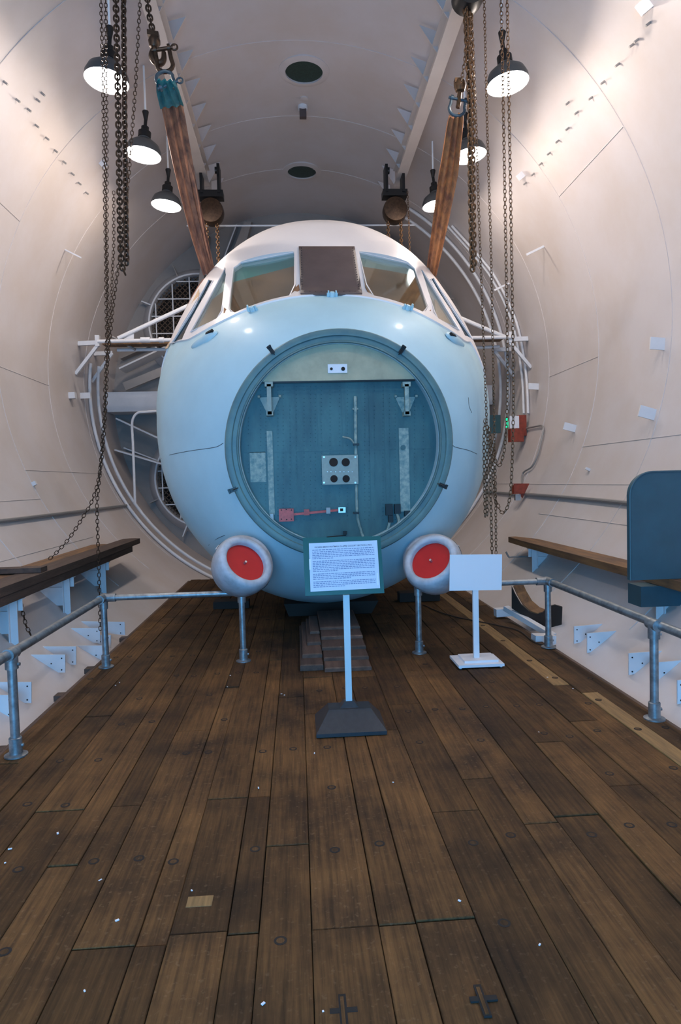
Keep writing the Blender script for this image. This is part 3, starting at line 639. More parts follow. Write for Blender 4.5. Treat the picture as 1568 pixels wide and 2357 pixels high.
for px, py, r in ((768, 1064, .038), (796, 1064, .036), (769, 1102, .032), (797, 1102, .032)):
    fdisc(px, py, r, .0602, .0025, 'hole', 'dark', jp); c = P(px, py, D0 + .105 - .062)
for px in (754, 762, 773, 783, 792, 802, 811): fdisc(px, 1086, .004, .060, .004, 'screw', 'alu', jp, 8)
for px, py in ((746, 1052), (818, 1052), (746, 1111), (818, 1111)): fdisc(px, py, .008, .060, .005, 'screw', 'alu', jp, 8)
# bulkhead fittings
MB().tube([B(818, 912, .03), B(819, 1046, .03)], .014, 10).build('conduit', 'pale', bk)
MB().tube(smooth_path([B(820, 1116, .03), B(822, 1175, .03), B(826, 1205, .03), B(836, 1235, .04)]), .012, 10).build('conduit', 'pale', bk)
MB().tube(smooth_path([B(789, 1006, .03), B(806, 1010, .03), B(816, 1022, .03)]), .008, 8).build('conduit', 'plate', bk)
for y in (1021, 1178): fbox(813, y, 826, y + 5, .02, .035, 'clip', 'black', bk)
fbox(811, 940, 824, 944, .0, .035, 'clip', 'plate', bk)
for sx in (0, 1):
    ox = 620 if sx == 0 else 932
    hb = MB(); a = P(ox, 920, D0 + .1)
    c = B(ox, 888); hb.box((c.x - .035, D0 + .0, c.z - .02), (c.x + .035, D0 + .1, c.z + .02))
    c1 = B(ox, 925); hb.box((c.x - .018, D0 - .0, c1.z - .12), (c.x + .018, D0 + .04, c.z))
    c2 = B(ox, 955); hb.box((c.x - .028, D0 + .0, c2.z - .015), (c.x + .028, D0 + .1, c2.z + .02))
    hb.prism([(c.x - .09, D0 + .09, c.z - .10), (c.x + .09, D0 + .09, c.z - .10), (c.x + .02, D0 + .09, c2.z), (c.x - .02, D0 + .09, c2.z)], (0, 1, 0), .012)
    hb.tube([(c.x - .1, D0 + .05, c.z - .1), (c.x - .08, D0 + .05, c.z - .1)], .012, 8).tube([(c.x + .08, D0 + .05, c.z - .1), (c.x + .1, D0 + .05, c.z - .1)], .012, 8)
    hb.build('hinge_bracket', 'pale' if sx else 'plate', nose)
fbox(620, 992, 627, 1185, .0, .012, 'stiffener', 'pale', bk); fbox(922, 985, 940, 1178, .0, .01, 'stiffener', 'pale', bk)
fbox(577, 1040, 611, 1110, .0, .003, 'worn_patch', 'pale', bk); fdisc(928, 1030, .022, .01, .012, 'boss', 'teal', bk)
for x in (675, 733, 790, 855, 890): fbox(x, 885, x + 3, 1190 if x < 733 or x > 850 else 1040, .0, .004, 'stiffener', 'teal', bk)
fbox(560, 1032, 1000, 1033, .0, .003, 'panel_joint', 'teal', bk)
rv = MB()
for x in (560, 572, 600, 612, 640, 652, 668, 682, 700, 715, 726, 740, 760, 782, 800, 840, 850, 862, 882, 897, 910, 955, 975):
    for y in range(890, 1200, 9):
        c = B(x, y)
        if (c - V((RC.x, c.y, RC.z))).length < .83 and rnd.random() < .9: rv.lathe([(.0045, .0), (.003, .004)], c, (0, -1, 0), 5)
o = rv.build('rivets', 'teal', bk); o['kind'] = 'stuff'
rl = fbox(643, 1170, 676, 1200, .0, .05, 'red_latch', 'redp', nose); rl['label'] = 'red latch block with bolt holes'
MB().bar(B(676, 1184, .03), B(779, 1174, .03), .02, .03, (0, 1, 0)).build('latch_arm', 'redp', rl)
fbox(700, 1172, 712, 1186, .02, .03, 'latch_collar', 'redp', rl); fbox(751, 1168, 760, 1182, .02, .035, 'latch_collar', 'conduit', rl); fbox(779, 1167, 795, 1180, .015, .03, 'latch_eye', 'alu', rl); fbox(783, 1170, 790, 1177, .046, .002, 'eye_hole', 'dark', rl)
for x, y in ((648, 1174), (659, 1173), (671, 1174), (648, 1195), (660, 1196), (671, 1195)): fdisc(x, y, .005, .05, .002, 'bolt_hole', 'dark', rl, 8)
for x0, y0, x1, y1 in ((887, 1160, 902, 1186), (907, 1160, 920, 1182), (893, 1186, 903, 1202), (623, 1182, 630, 1200), (930, 1175, 945, 1192)): fbox(x0, y0, x1, y1, .0, .06, 'connector', 'black' if x0 > 700 else 'conduit', nose)
MB().tube(smooth_path([B(897, 1202, .04), B(893, 1218, .05), B(883, 1243, .05)]), .012, 8).build('cable', 'pale', nose)
MB().tube(smooth_path([B(914, 1182, .04), B(918, 1205, .04), B(902, 1232, .05)]), .014, 8).build('cable', 'plate', nose)
fbox(790, 1222, 798, 1230, .0, .03, 'connector', 'black', nose); MB().tube([B(752, 1236, .01), B(797, 1232, .01)], .004, 6).build('cable', 'black', nose)
# clips round the ring
for px, py, an in ((624, 806, -25), (925, 806, 25), (536, 1128, -90), (1019, 1118, 90)):
    c = P(px, py, D0 - .02); u = (c - RC); u.y = 0; u.normalize(); t = V((u.z, 0, -u.x))
    k = MB(); k.obox(c + V((0, -.01, 0)), t * .017, u * .035, V((0, .006, 0))); k.obox(c + u * .03 + V((0, -.02, 0)), t * .02, u * .008, V((0, .014, 0))); k.tube([c - u * .05 + V((0, -.01, 0)), c + V((0, -.02, 0))], .005, 6)
    k.build('ring_clip', 'black', nose)
# joint lines of the skin
for pl_ in ([(372, 1055), (392, 1047), (420, 1041), (450, 1036), (480, 1032), (500, 1028), (514, 1020)], [(1038, 1020), (1046, 1028), (1060, 1032), (1080, 1037), (1098, 1045)], [(1078, 915), (1080, 935), (1086, 950)], [(460, 1272), (480, 1255), (500, 1240), (518, 1232)]):
    pts = [NH(x, y, .0005)[0] for x, y in pl_ if NH(x, y)]
    MB().tube(smooth_path(pts, 4), .0028, 5).build('panel_joint', 'shack', nose)
# air scoops
for px, py, sx in ((470, 782, -1), (1048, 783, 1)):
    c, n = NH(px, py); t = (NH(px + sx * -25, py - 14)[0] - NH(px + sx * 25, py + 14)[0] if NH(px + sx * 25, py + 14) else V((-sx, -.5, .3))).normalized(); s = n.cross(t).normalized()
    sp = MB(); vv = []; ff = []
    for i in range(13):
        th = math.pi * i / 12
        for j in range(9):
            ps = math.pi * j / 8; rr = math.sin(th) * (1 if th < math.pi / 2 else .8)
            vv.append(c + t * (.17 * math.cos(th)) + s * (.07 * rr * math.cos(ps)) + n * (.05 * rr * math.sin(ps) - .004))
    for i in range(12):
        for j in range(8): ff.append((i * 9 + j, i * 9 + j + 1, (i + 1) * 9 + j + 1, (i + 1) * 9 + j))
    sp.add(vv, ff); so2 = sp.build('air_scoop', 'nose', nose)
    MB().obox(c + t * .10 + s * .005 + n * .035, t * .04, s * .014, n * .012).build('scoop_slot', 'dark', so2)
# wiper spindles
for px, py in ((765, 683), (583, 716), (937, 713)):
    c, n = NH(px, py); s = V((1, 0, 0)); u = n.cross(s).normalized()
    k = MB(); k.obox(c + n * .015, s * .05, u * .012, n * .02); k.lathe([(.028, 0), (.028, .03), (.02, .045)], c, n, 14); k.obox(c + n * .03 + s * .035, s * .006, u * .02, n * .025); k.obox(c + n * .03 - s * .035, s * .006, u * .02, n * .025); k.tube([c + n * .04, c + n * .04 - u * .05], .005, 6)
    k.build('wiper_spindle', 'nose', nose)
# red-blanked intakes
for px, py, sx in ((567, 1292, -1), (990, 1288, 1)):
    c = P(px, py, 5.42); n = V((-sx * .50, -.66, .56)).normalized()
    n1 = V((-sx * .10, -1, .06)).normalized(); cb = P(px + sx * 11, py + 13, 5.62)
    secs = [(c - n * .045, n, .168), (c, n, .170), (c + n * .012, n, .178), (c + n * .018, n, .195), (c + n * .012, n, .222), (c - n * .01, n, .234), (c - n * .04, n.lerp(n1, .1), .243), (c.lerp(cb, .55), n.lerp(n1, .45), .252), (cb, n.lerp(n1, .8), .250), (cb + V((0, .12, 0)), n1, .238), (cb + V((-sx * .02, .28, .03)), n1, .205), (cb + V((-sx * .04, .42, .05)), n1, .17)]
    body = MB(); NN_ = 48
    for cc, nn2, rr2 in secs:
        nn2 = nn2.normalized(); a_ = nn2.cross(V((0, 0, 1))).normalized(); b_ = nn2.cross(a_)
        body.v += [tuple(cc + (a_ * math.cos(2 * math.pi * j / NN_) + b_ * math.sin(2 * math.pi * j / NN_)) * rr2) for j in range(NN_)]
    body.f = [(i * NN_ + j, i * NN_ + (j + 1) % NN_, (i + 1) * NN_ + (j + 1) % NN_, (i + 1) * NN_ + j) for i in range(len(secs) - 1) for j in range(NN_)]; body.m = [0] * len(body.f)
    bo = body.build('intake_cowl', 'cowl', nose, sharp=60)
    MB().lathe([(.01, .03), (.172, .03), (.172, .045), (.01, .045)], c, -n, 40).build('blanking_disc', 'red', bo)['label'] = 'round red blanking disc'
    MB().lathe([(.002, -.0), (.010, .0), (.012, .03)], c - n * .004, -n, 10).build('centre_bolt', 'alu', bo)
    MB().tube(circ(c.lerp(cb, .6), .2525, 40, n.cross(V((0, 0, 1))).normalized(), n.cross(n.cross(V((0, 0, 1)))).normalized()), .004, 5, closed=True).build('cowl_joint', 'shack', bo)
    u = (V((-sx * .2, 0, 1)) - n * n.dot(V((-sx * .2, 0, 1)))).normalized(); v = n.cross(u); ns_ = n.lerp(n1, .8).normalized()
    MB().tube([cb + (u * math.cos(a) + v * math.sin(a)) * .25 for a in [math.radians(-55 + 11 * k) for k in range(11)]], .014, 8).build('cowl_strap', 'nosew', bo)
# rear strip: tan reflection in a cabin window on the left
# ============================================================ TIMBER UNDER THE NOSE
def timber(x0, x1, y0, y1, z0, z1, lab, m='boardd'):
    o = MB().cbox((x0, y0, z0), (x1, y1, z1), .008).build('timber_block', m); return tag(o, lab, 'timber block', 'packing timbers under the nose')
for i in range(5):
    y0 = 5.12 + i * .22; z0 = .0 if i == 0 else .035 * i; 
    timber(.0, .42, y0, y0 + (.5 if i < 4 else 1.2), .0 if i == 0 else .04 + .032 * (i - 1), .04 + .032 * i, ['lowest wide packing board in front of the stepped timber stack', 'second step of the wide timber stack under the nose', 'third step of the wide timber stack under the nose', 'fourth step of the wide timber stack under the nose', 'topmost packing board touching the underside of the nose'][i]) if False else None
def stack(x0, x1, ys, zs, labs):
    for i in range(len(labs)):
        zlo = 0.002 if i == 0 else zs[i - 1]
        timber(x0[i], x1, ys[i], ys[-1], zlo, zs[i], labs[i])
stack([.004, .006, .0, .004, .002], .37, [5.16, 5.36, 5.58, 5.84, 6.1, 6.9], [.035, .065, .095, .125, .150], ['broad bottom packing board, nearest the sign post', 'second broad board up the stepped timber stack', 'third broad board up the stepped timber stack', 'fourth broad board up the stepped timber stack', 'topmost broad board, right under the nose'])
stack([-.185, -.165, -.12, -.09], -.003, [5.22, 5.42, 5.7, 6.0, 6.7], [.05, .085, .115, .14], ['short bottom packing block left of the broad timber stack', 'second short block left of the broad timber stack', 'third short block left of the broad timber stack', 'top short block left of the broad timber stack'])
tag(MB().cbox((-1.2, 8.0, 0.002), (-.78, 8.2, .09), .006).build('timber_block', 'tar'), 'black timber bearer end seen left behind the barrier post', 'timber block', 'black bearers')
tag(MB().cbox((1.03, 8.0, 0.002), (1.52, 8.2, .11), .006).build('timber_block', 'tar'), 'black timber bearer end seen right behind the barrier post', 'timber block', 'black bearers')
tag(MB().hexa([(-.3, 7.4, 0.002), (.62, 7.4, .002), (.62, 8.6, .002), (-.3, 8.6, .002), (-.35, 7.4, .14), (.7, 7.4, .14), (.7, 8.6, .14), (-.35, 8.6, .14)]).build('support_cradle', 'tar'), 'dark timber cradle carrying the belly of the nose section', 'cradle')
# ============================================================ PIPE RAILINGS
def railing(name, lab, xa, xb, ycorn, posts, zr=.575):
    t = thing(name, lab, 'railing', (xa, ycorn, 0)); r = .027
    MB().tube([(xa, 0.4, zr), (xa, ycorn, zr)], r, 16).build('side_rail', 'galv', t)
    MB().tube([(xa, ycorn, zr - .001), (xb, ycorn, zr - .001)], r * .9, 16).build('end_rail', 'galv', t)
    k = MB(); k.tube([(xa, ycorn - .11, zr), (xa, ycorn + .04, zr)], r + .008, 16); sg = 1 if xb > xa else -1; k.tube([(xa, ycorn, zr), (xa + sg * .1, ycorn, zr)], r + .007, 16); k.tube([(xa, ycorn, zr), (xa, ycorn, zr - .09)], r + .007, 16); k.build('corner_fitting', 'galv', t)
    k = MB(); k.tube([(xb - sg * .05, ycorn, zr), (xb + sg * .03, ycorn, zr)], r + .007, 16); k.tube([(xb, ycorn, zr), (xb, ycorn, zr - .08)], r + .007, 16); k.build('end_fitting', 'galv', t)
    for x, y in posts + [(xa, ycorn), (xb, ycorn)]:
        p = MB().tube([(x, y, .01), (x, y, zr - .02)], r * .93, 16).build('post', 'galv', t)
        MB().lathe([(.062, 0.0), (.062, .008), (.035, .014), (.035, .10), (.03, .105)], (x, y, 0.001), (0, 0, 1), 20).tube([(x, y, .06), (x + .045, y, .06)], .01, 8).build('base_flange', 'galv', p)
        if y < ycorn - .2: MB().tube([(x, y - .05, zr), (x, y + .05, zr)], r + .008, 16).tube([(x, y, zr), (x, y, zr - .085)], r + .008, 16).tube([(x, y, zr - .06), (x + .045, y, zr - .06)], .01, 8).build('tee_fitting', 'galv', t)
    return t
railing('pipe_railing', 'galvanised pipe railing along the left edge of the deck', -1.78, -.655, 5.60, [(-1.775, 3.80), (-1.775, 1.9)])
railing('pipe_railing', 'galvanised pipe railing along the right edge of the deck', 1.955, .83, 5.62, [(1.935, 3.86), (1.935, 1.9)])
# ============================================================ SIGNS
s0 = PZ(803, 1672, 0); sy = s0.y
sg = thing('information_sign', 'green information board with printed sheet on a grey post and black pyramid foot', 'sign', (s0.x, sy, 0))
bw = .205; sx0 = s0.x + .005
MB().add([(sx0 - bw, sy - .17, .004), (sx0 + bw, sy - .17, .004), (sx0 + bw, sy + .17, .004), (sx0 - bw, sy + .17, .004), (sx0 - bw, sy - .17, .025), (sx0 + bw, sy - .17, .025), (sx0 + bw, sy + .17, .025), (sx0 - bw, sy + .17, .025), (sx0 - .135, sy - .075, .115), (sx0 + .135, sy - .075, .115), (sx0 + .135, sy + .075, .115), (sx0 - .135, sy + .075, .115), (sx0 - .125, sy - .065, .128), (sx0 + .125, sy - .065, .128), (sx0 + .125, sy + .065, .128), (sx0 - .125, sy + .065, .128)],
         [(0, 3, 2, 1)] + [(4 * l + i, 4 * l + (i + 1) % 4, 4 * l + 4 + (i + 1) % 4, 4 * l + 4 + i) for l in range(3) for i in range(4)] + [(12, 13, 14, 15)]).build('sign_foot', 'rubber', sg)
MB().add([(sx0 - .055, sy - .045, .128), (sx0 + .055, sy - .045, .128), (sx0 + .055, sy + .045, .128), (sx0 - .055, sy + .045, .128), (sx0 - .03, sy - .025, .16), (sx0 + .03, sy - .025, .16), (sx0 + .03, sy + .025, .16), (sx0 - .03, sy + .025, .16)], [(0, 3, 2, 1), (4, 5, 6, 7)] + [(i, (i + 1) % 4, 4 + (i + 1) % 4, 4 + i) for i in range(4)]).build('socket_collar', 'rubber', sg)
MB().box((sx0 - .019, sy - .012, .155), (sx0 + .019, sy + .012, .80)).build('post', 'post', sg)
bl = P(703, 1372, sy - .03); br = P(885, 1365, sy - .03); tl = P(697, 1238, sy + .06); tr = P(876, 1234, sy + .06)
nn = (br - bl).cross(tl - bl).normalized()
if nn.y > 0: nn = -nn
MB().prism([bl, br, tr, tl], -nn, .018).build('board', 'signg', sg)
def onb(u, v, off=0.0):   # u,v across the sheet
    A = P(711, 1251, sy + .053); Bq = P(868, 1244, sy + .058); Cq = P(715, 1362, sy - .026); Dq = P(875, 1354, sy - .02)
    q = (A * (1 - u) + Bq * u) * (1 - v) + (Cq * (1 - u) + Dq * u) * v
    q = q - nn * nn.dot(q - bl); return q + nn * off
pp = MB().prism([onb(0, 1, .0), onb(1, 1, .0), onb(1, 0, .0), onb(0, 0, .0)], nn, .0022).build('printed_sheet', 'paper', sg)
tm = MB(); rr = random.Random(5)
lines = [(.14, 1), (.18, 1), (.215, 1), (.25, 1), (.285, 1), (.32, .33), (.375, 1), (.41, 1), (.445, 1), (.48, 1), (.515, 1), (.55, 1), (.585, .4), (.64, 1), (.675, 1), (.71, 1), (.745, .6), (.80, 1), (.835, 1), (.87, 1), (.905, .5)]
for v, ln in lines:
    u = .045
    while u < .045 + .9 * ln:
        w = rr.uniform(.012, .05); w = min(w, .047 + .9 * ln - u)
        if w > .004: tm.prism([onb(u, v + .016, .0023), onb(u + w, v + .016, .0023), onb(u + w, v, .0023), onb(u, v, .0023)], nn, .0003)
        u += w + .008
o = tm.build('body_text', 'inkg', pp); o['kind'] = 'stuff'
tc_ = bpy.data.curves.new('title_text', 'FONT'); tc_.body = 'VICKERS MERCHANTMAN (G-APEJ) COCKPIT SECTION (1961)'; tc_.size = .0188; tc_.align_x = 'CENTER'; tc_.offset = .0003; tc_.extrude = .0002
to = bpy.data.objects.new('title_text', tc_); C.objects.link(to); xa = (onb(1, .5) - onb(0, .5)).normalized(); ya = nn.cross(xa).normalized(); xa = ya.cross(nn).normalized()
dg = bpy.context.evaluated_depsgraph_get(); dg.update(); tme = bpy.data.meshes.new_from_object(to.evaluated_get(dg)); bpy.data.objects.remove(to)
wd = max(v.co.x for v in tme.vertices) - min(v.co.x for v in tme.vertices); fac = (onb(1, .5) - onb(0, .5)).length * .84 / wd
to = bpy.data.objects.new('title_text', tme); C.objects.link(to); tme.materials.append(M['ink']); to.parent = pp
Mx = Matrix((xa, ya, nn)).transposed().to_4x4(); Mx.translation = onb(.5, .105, .0024) - wloc(pp)
to.matrix_local = Mx @ Matrix.Scale(fac, 4)
MB().prism([onb(-.005, .55, .002), onb(.02, .55, .002), onb(.02, .33, .002), onb(-.005, .33, .002)], nn, .0015).build('tape_strip', 'whitep', pp)
MB().prism([onb(.965, .93, .002), onb(.98, .93, .002), onb(.98, .68, .002), onb(.965, .68, .002)], nn, .0015).build('tape_strip', 'whitep', pp)
# white blank sign
w0 = PZ(1097, 1527, 0); sy = w0.y; ws = thing('blank_sign', 'blank white sign board on a white post and stepped white base', 'sign', (w0.x, sy, 0))
wx = w0.x
MB().box((wx - .18, sy - .155, .012), (wx + .18, sy + .155, .032)).build('base_plate', 'whitep', ws)
MB().box((wx - .12, sy - .10, .032), (wx + .15, sy + .12, .05)).build('base_step', 'whitep', ws)
for a in (-1, 1):
    for b in (-1, 1): MB().lathe([(.01, 0.0), (.012, .012)], (wx + a * .16, sy + b * .13, 0.001), (0, 0, 1), 8).build('foot', 'whitep', ws)
MB().box((wx - .022, sy - .015, .05), (wx + .022, sy + .015, .60)).build('post', 'whitep', ws)
q0 = P(1035, 1360, sy - .02); q1 = P(1155, 1358, sy - .02); q2 = P(1156, 1276, sy + .0); q3 = P(1036, 1277, sy + .0)
MB().prism([q0, q1, q2, q3], (0, 1, 0), .012).build('board', 'whitep', ws)
# ============================================================ SIDE BOARDS AND SUPPORTS
def brd(x0, x1, y0, y1, z0, z1, lab, m='board', cutend=True):
    c = .05 if cutend else 0
    b = MB().prism([(x0, y0, z0), (x1, y0, z0), (x1, y1 - c, z0), ((x0 + x1) / 2 + .04, y1, z0), ((x0 + x1) / 2 - .04, y1, z0), (x0, y1 - c, z0)], (0, 0, 1), z1 - z0)
    return tag(b.build('scaffold_board', m), lab, 'board', 'scaffold boards on the side brackets')
pL = P(325, 1262, 9.6); print('left board', pL)
zl = pL.z; xl = pL.x
brd(xl - .23, xl, 3.2, 9.6, zl + .075, zl + .145, 'upper dark timber board on the left brackets, nearest the railing', 'boardd')
brd(xl - .20, xl - .01, 3.2, 9.2, zl, zl + .07, 'lower timber board beneath the two on the left brackets', 'boardd')
brd(xl - .45, xl - .245, 6.6, 8.9, zl + .075, zl + .135, 'short pale timber board against the left wall')
brd(xl - .45, xl - .245, 3.2, 6.1, zl + .075, zl + .135, 'reddish timber board against the left wall, near the camera', 'board')
tag(MB().box((xl - .44, 5.95, zl + .148), (xl - .02, 6.1, zl + .19)).build('timber_offcut', 'boardd'), 'short dark offcut lying across the left boards', 'offcut')
pR = P(1167, 1248, 8.6); xr = pR.x; zr_ = pR.z; print('right board', pR)
rb = MB().prism([(xr, 3.0, zr_), (xr, 8.0, zr_), (xr + .02, 8.6, zr_), (xr + .12, 8.62, zr_), (xr + .26, 8.2, zr_), (xr + .26, 3.0, zr_)], (0, 0, 1), .07).build('scaffold_board', 'board')
tag(rb, 'single thick timber board with tapered end on the right brackets', 'board', 'scaffold boards on the side brackets')
def wz(x): return ZC - math.sqrt(R * R - x * x)
def bracket(x, y, z, sx, lab):
    t = thing('shelf_bracket', lab, 'bracket', (x, y, wz(x)), 'white steel brackets under the side boards')
    MB().box((x - .03, y - .004, wz(x) - .02), (x + .03, y + .004, z)).box((x + sx * .026, y - .03, wz(x) - .02), (x + sx * .034, y + .03, z)).build('upright', 'wallw', t)
    xo = sx * math.sqrt(R * R - (ZC - z) ** 2)
    MB().box((min(x - sx * .06, xo), y + .03, z - .10), (max(x - sx * .06, xo), y + .04, z - .002)).box((min(x - sx * .06, xo), y + .04, z - .012), (max(x - sx * .06, xo), y + .09, z - .002)).build('arm', 'wallw', t)
    MB().prism([(x, y + .01, z - .1), (x, y + .01, z - .28), (xo, y + .01, z - .28), (xo, y + .01, z - .1)], (0, 1, 0), .006).build('web_plate', 'wallw', t)
for y, lb in ((8.0, 'farthest white bracket holding up the left boards'), (6.75, 'second white bracket from the far end of the left boards'), (5.5, 'third white bracket from the far end of the left boards'), (4.2, 'nearest white bracket under the left boards')): bracket(xl - .08, y, zl - .003, -1, lb)
for y, lb in ((7.75, 'farther white angle bracket under the right board'), (5.0, 'nearer white angle bracket under the right board'), (3.4, 'white angle bracket under the near end of the right board')): bracket(xr + .06, y, zr_ - .003, 1, lb)
# teal cabinet panel on the right board
q = P(1450, 1330, 4.6)
a = P(1452, 1345, 4.75); z0 = zr_ + .072; zt = P(1500, 1086, 4.75).z
pts = [(a.x, 4.75, z0), (a.x + .62, 4.75, z0), (a.x + .62, 4.75, zt)] + [(a.x + .17 - .17 * math.sin(t), 4.75, zt - .17 + .17 * math.cos(t)) for t in [math.radians(9 * k) for k in range(11)]]
tp = thing('teal_cabinet', 'dark teal round-cornered cabinet standing on the right timber board', 'cabinet', (a.x + .3, 4.75, z0))
MB().prism(pts, (0, 1, 0), .05).build('body', 'tealp', tp)
MB().tube([V(p) + V((0, 0, 0)) for p in pts[2:] + [(a.x, 4.75, z0)]], .008, 6).build('edge_trim', 'tealp', tp)
bq = P(1476, 1398, 4.9); bt = P(1476, 1338, 4.9)
tag(MB().box((bq.x, 4.9, bq.z), (bq.x + .5, 5.1, zr_ - .004)).build('hanging_box', 'tealp'), 'blue box hanging beneath the right timber board', 'box')
# triangular wall fins beside the deck
fins = [((70, 1507), 80, 41, 25), ((98, 1488), 77, 42, 25), ((163, 1446), 67, 34, 22), ((176, 1486), 80, 44, 28), ((-20, 1570), 92, 48, 40), ((-60, 1600), 90, 52, 40), ((186, 1430), 140, 30, 60), ((195, 1462), 60, 30, 20)]
for (x, y), w, h, c in fins:
    p = WL(x, y); D = p.y; a = P(x + w, y, D); b = P(x + w, y + h, D); d = P(x + w - c, y + h, D); e = p + V((-.04, 0, -.06))
    if b.x > -1.93: s = -1.93 - b.x; a.x = b.x = -1.93; d.x = min(d.x, -1.97)
    k = MB().prism([p, a, b, d, e], (0, 1, 0), .01).build('wall_fin', 'wallw', wl)
    for fx, fy in ((.9, .2), (.9, .85), (.6, .5)):
        q = p + (a - p) * fx + (b - a) * fy; MB().tube([q + V((0, -.002, 0)), q + V((0, .001, 0))], .006, 8).build('bolt_hole', 'dark', k)
for (x, y), w, h in (((1388, 1436), -66, 40), (((1420), 1452), -68, 45), ((1525, 1498), -77, 50), ((1570, 1520), -68, 50), ((1640, 1560), -80, 55)):
    p = WL(x, y); D = p.y; a = P(x + w, y + 6, D); b = P(x + w, y + 6 + h, D); d = P(x + w * .75, y + h + 2, D); e = p + V((.04, 0, -.06))
    k = MB().prism([p, a, b, d, e], (0, 1, 0), .01).build('wall_fin', 'wallw', wr)
    for fx, fy in ((.9, .2), (.9, .85), (.6, .5)):
        q = p + (a - p) * fx + (b - a) * fy; MB().tube([q + V((0, -.002, 0)), q + V((0, .001, 0))], .006, 8).build('bolt_hole', 'dark', k)
# curved wooden cradle on the right
D = 6.6; cp_ = [(1178, 1400), (1178, 1350), (1186, 1368), (1200, 1392), (1218, 1408), (1236, 1414), (1250, 1410), (1262, 1397), (1278, 1393), (1295, 1398), (1293, 1450), (1270, 1460)]
pts = [P(x, y, D - .5 * (x - 1178) / 115) for x, y in cp_]
cr = thing('wooden_cradle', 'black wooden cradle with hollowed top and tan inner face beyond the right railing', 'cradle', pts[0])
MB().prism(pts, (.35, 1, 0), .05).build('side_face', 'tar', cr)
ip = [P(x + 4, y + 1, D - .5 * (x - 1178) / 115) for x, y in cp_[1:6]]
k = MB()
for a, b in zip(ip, ip[1:]): k.hexa([a, b, b + V((.15, .16, 0)), a + V((.15, .16, 0)), a + V((0, 0, .012)), b + V((0, 0, .012)), b + V((.15, .16, .012)), a + V((.15, .16, .012))])
k.build('curved_face', 'board', cr)
MB().bar(P(1165, 1400, 6.75), P(1275, 1465, 6.0), .06, .05).build('runner', 'wallw', cr)
MB().bar(P(1228, 1472, 5.9), P(1275, 1472, 5.9), .12, .09).build('channel_end', 'wallw', cr)
MB().bar(P(1140, 1410, 6.9), P(1180, 1407, 6.9), .1, .08).build('channel_end', 'wallw', cr)
# loose cable on the deck
tag(MB().tube(smooth_path([PZ(x, y, .006) for x, y in ((975, 1392), (1010, 1408), (1050, 1420), (1090, 1428), (1150, 1440), (1195, 1452), (1230, 1478), (1262, 1486), (1280, 1487))]), .006, 6).build('cable', 'cable'), 'thin black cable snaking over the right side of the deck', 'cable')
# conduits, red boxes on the right wall
tag(MB().tube([WL(x, y, .03) for x, y in ((-30, 1203), (60, 1192), (150, 1181), (230, 1171), (298, 1162))], .02, 8).build('wall_conduit', 'conduit'), 'straight grey conduit along the lower left wall', 'conduit')
tag(MB().tube([WL(x, y, .03) for x, y in ((1205, 1137), (1300, 1144), (1400, 1153), (1470, 1160), (1600, 1172))], .022, 8).build('wall_conduit', 'conduit'), 'straight grey conduit running right from the lower red box', 'conduit')
tag(MB().tube([WL(x, y, .03) for x, y in ((1120, 1132), (1150, 1134), (1185, 1137))], .02, 8).build('wall_conduit', 'conduit'), 'short grey conduit left of the lower red box', 'conduit')
tag(MB().tube(smooth_path([WL(x, y, .035) for x, y in ((1208, 987), (1235, 981), (1248, 980), (1251, 990), (1245, 1020), (1237, 1050), (1225, 1074), (1208, 1085), (1202, 1095), (1202, 1114))], 4), .014, 8).build('wall_conduit', 'conduit'), 'bent grey conduit joining the two red boxes on the right wall', 'conduit')
def wbox(x0, y0, x1, y1, D, dp, name, m, par):
    a = P(x0, y1, D); b = P(x1, y0, D); return MB().box((a.x, D, a.z), (b.x, D + dp, b.z)).build(name, m, par)
D = WL(1213, 978).y - .12; rbx = thing('red_alarm_box', 'upper rust-red electrical box with white plate on the right wall', 'electrical box', P(1204, 1000, D))
wbox(1194, 955, 1212, 1003, D, .14, 'housing', 'redbox', rbx); wbox(1176, 986, 1206, 1017, D - .05, .14, 'lower_housing', 'redbox', rbx); wbox(1174, 957, 1195, 986, D - .02, .02, 'front_plate', 'whitep', rbx)
D = WL(1216, 1128).y - .12; rbx = thing('red_junction_box', 'lower rust-red junction box on the right wall with grey fitting below', 'electrical box', P(1200, 1140, D))
wbox(1184, 1116, 1208, 1137, D, .12, 'housing', 'redbox', rbx); MB().prism([P(1182, 1113, D + .03), P(1219, 1113, D + .03), P(1203, 1147, D + .03)], (0, 1, 0), .02).build('side_plate', 'redbox', rbx); wbox(1187, 1138, 1199, 1152, D + .02, .06, 'fitting', 'alu', rbx)
tag(MB().tube(smooth_path([P(x, y, 8.2) for x, y in ((1165, 1270), (1172, 1282), (1180, 1281.5), (1228, 1281))]), .012, 8).build('hook_rod', 'conduit'), 'thin bent steel rod beside the far right bracket', 'rod')
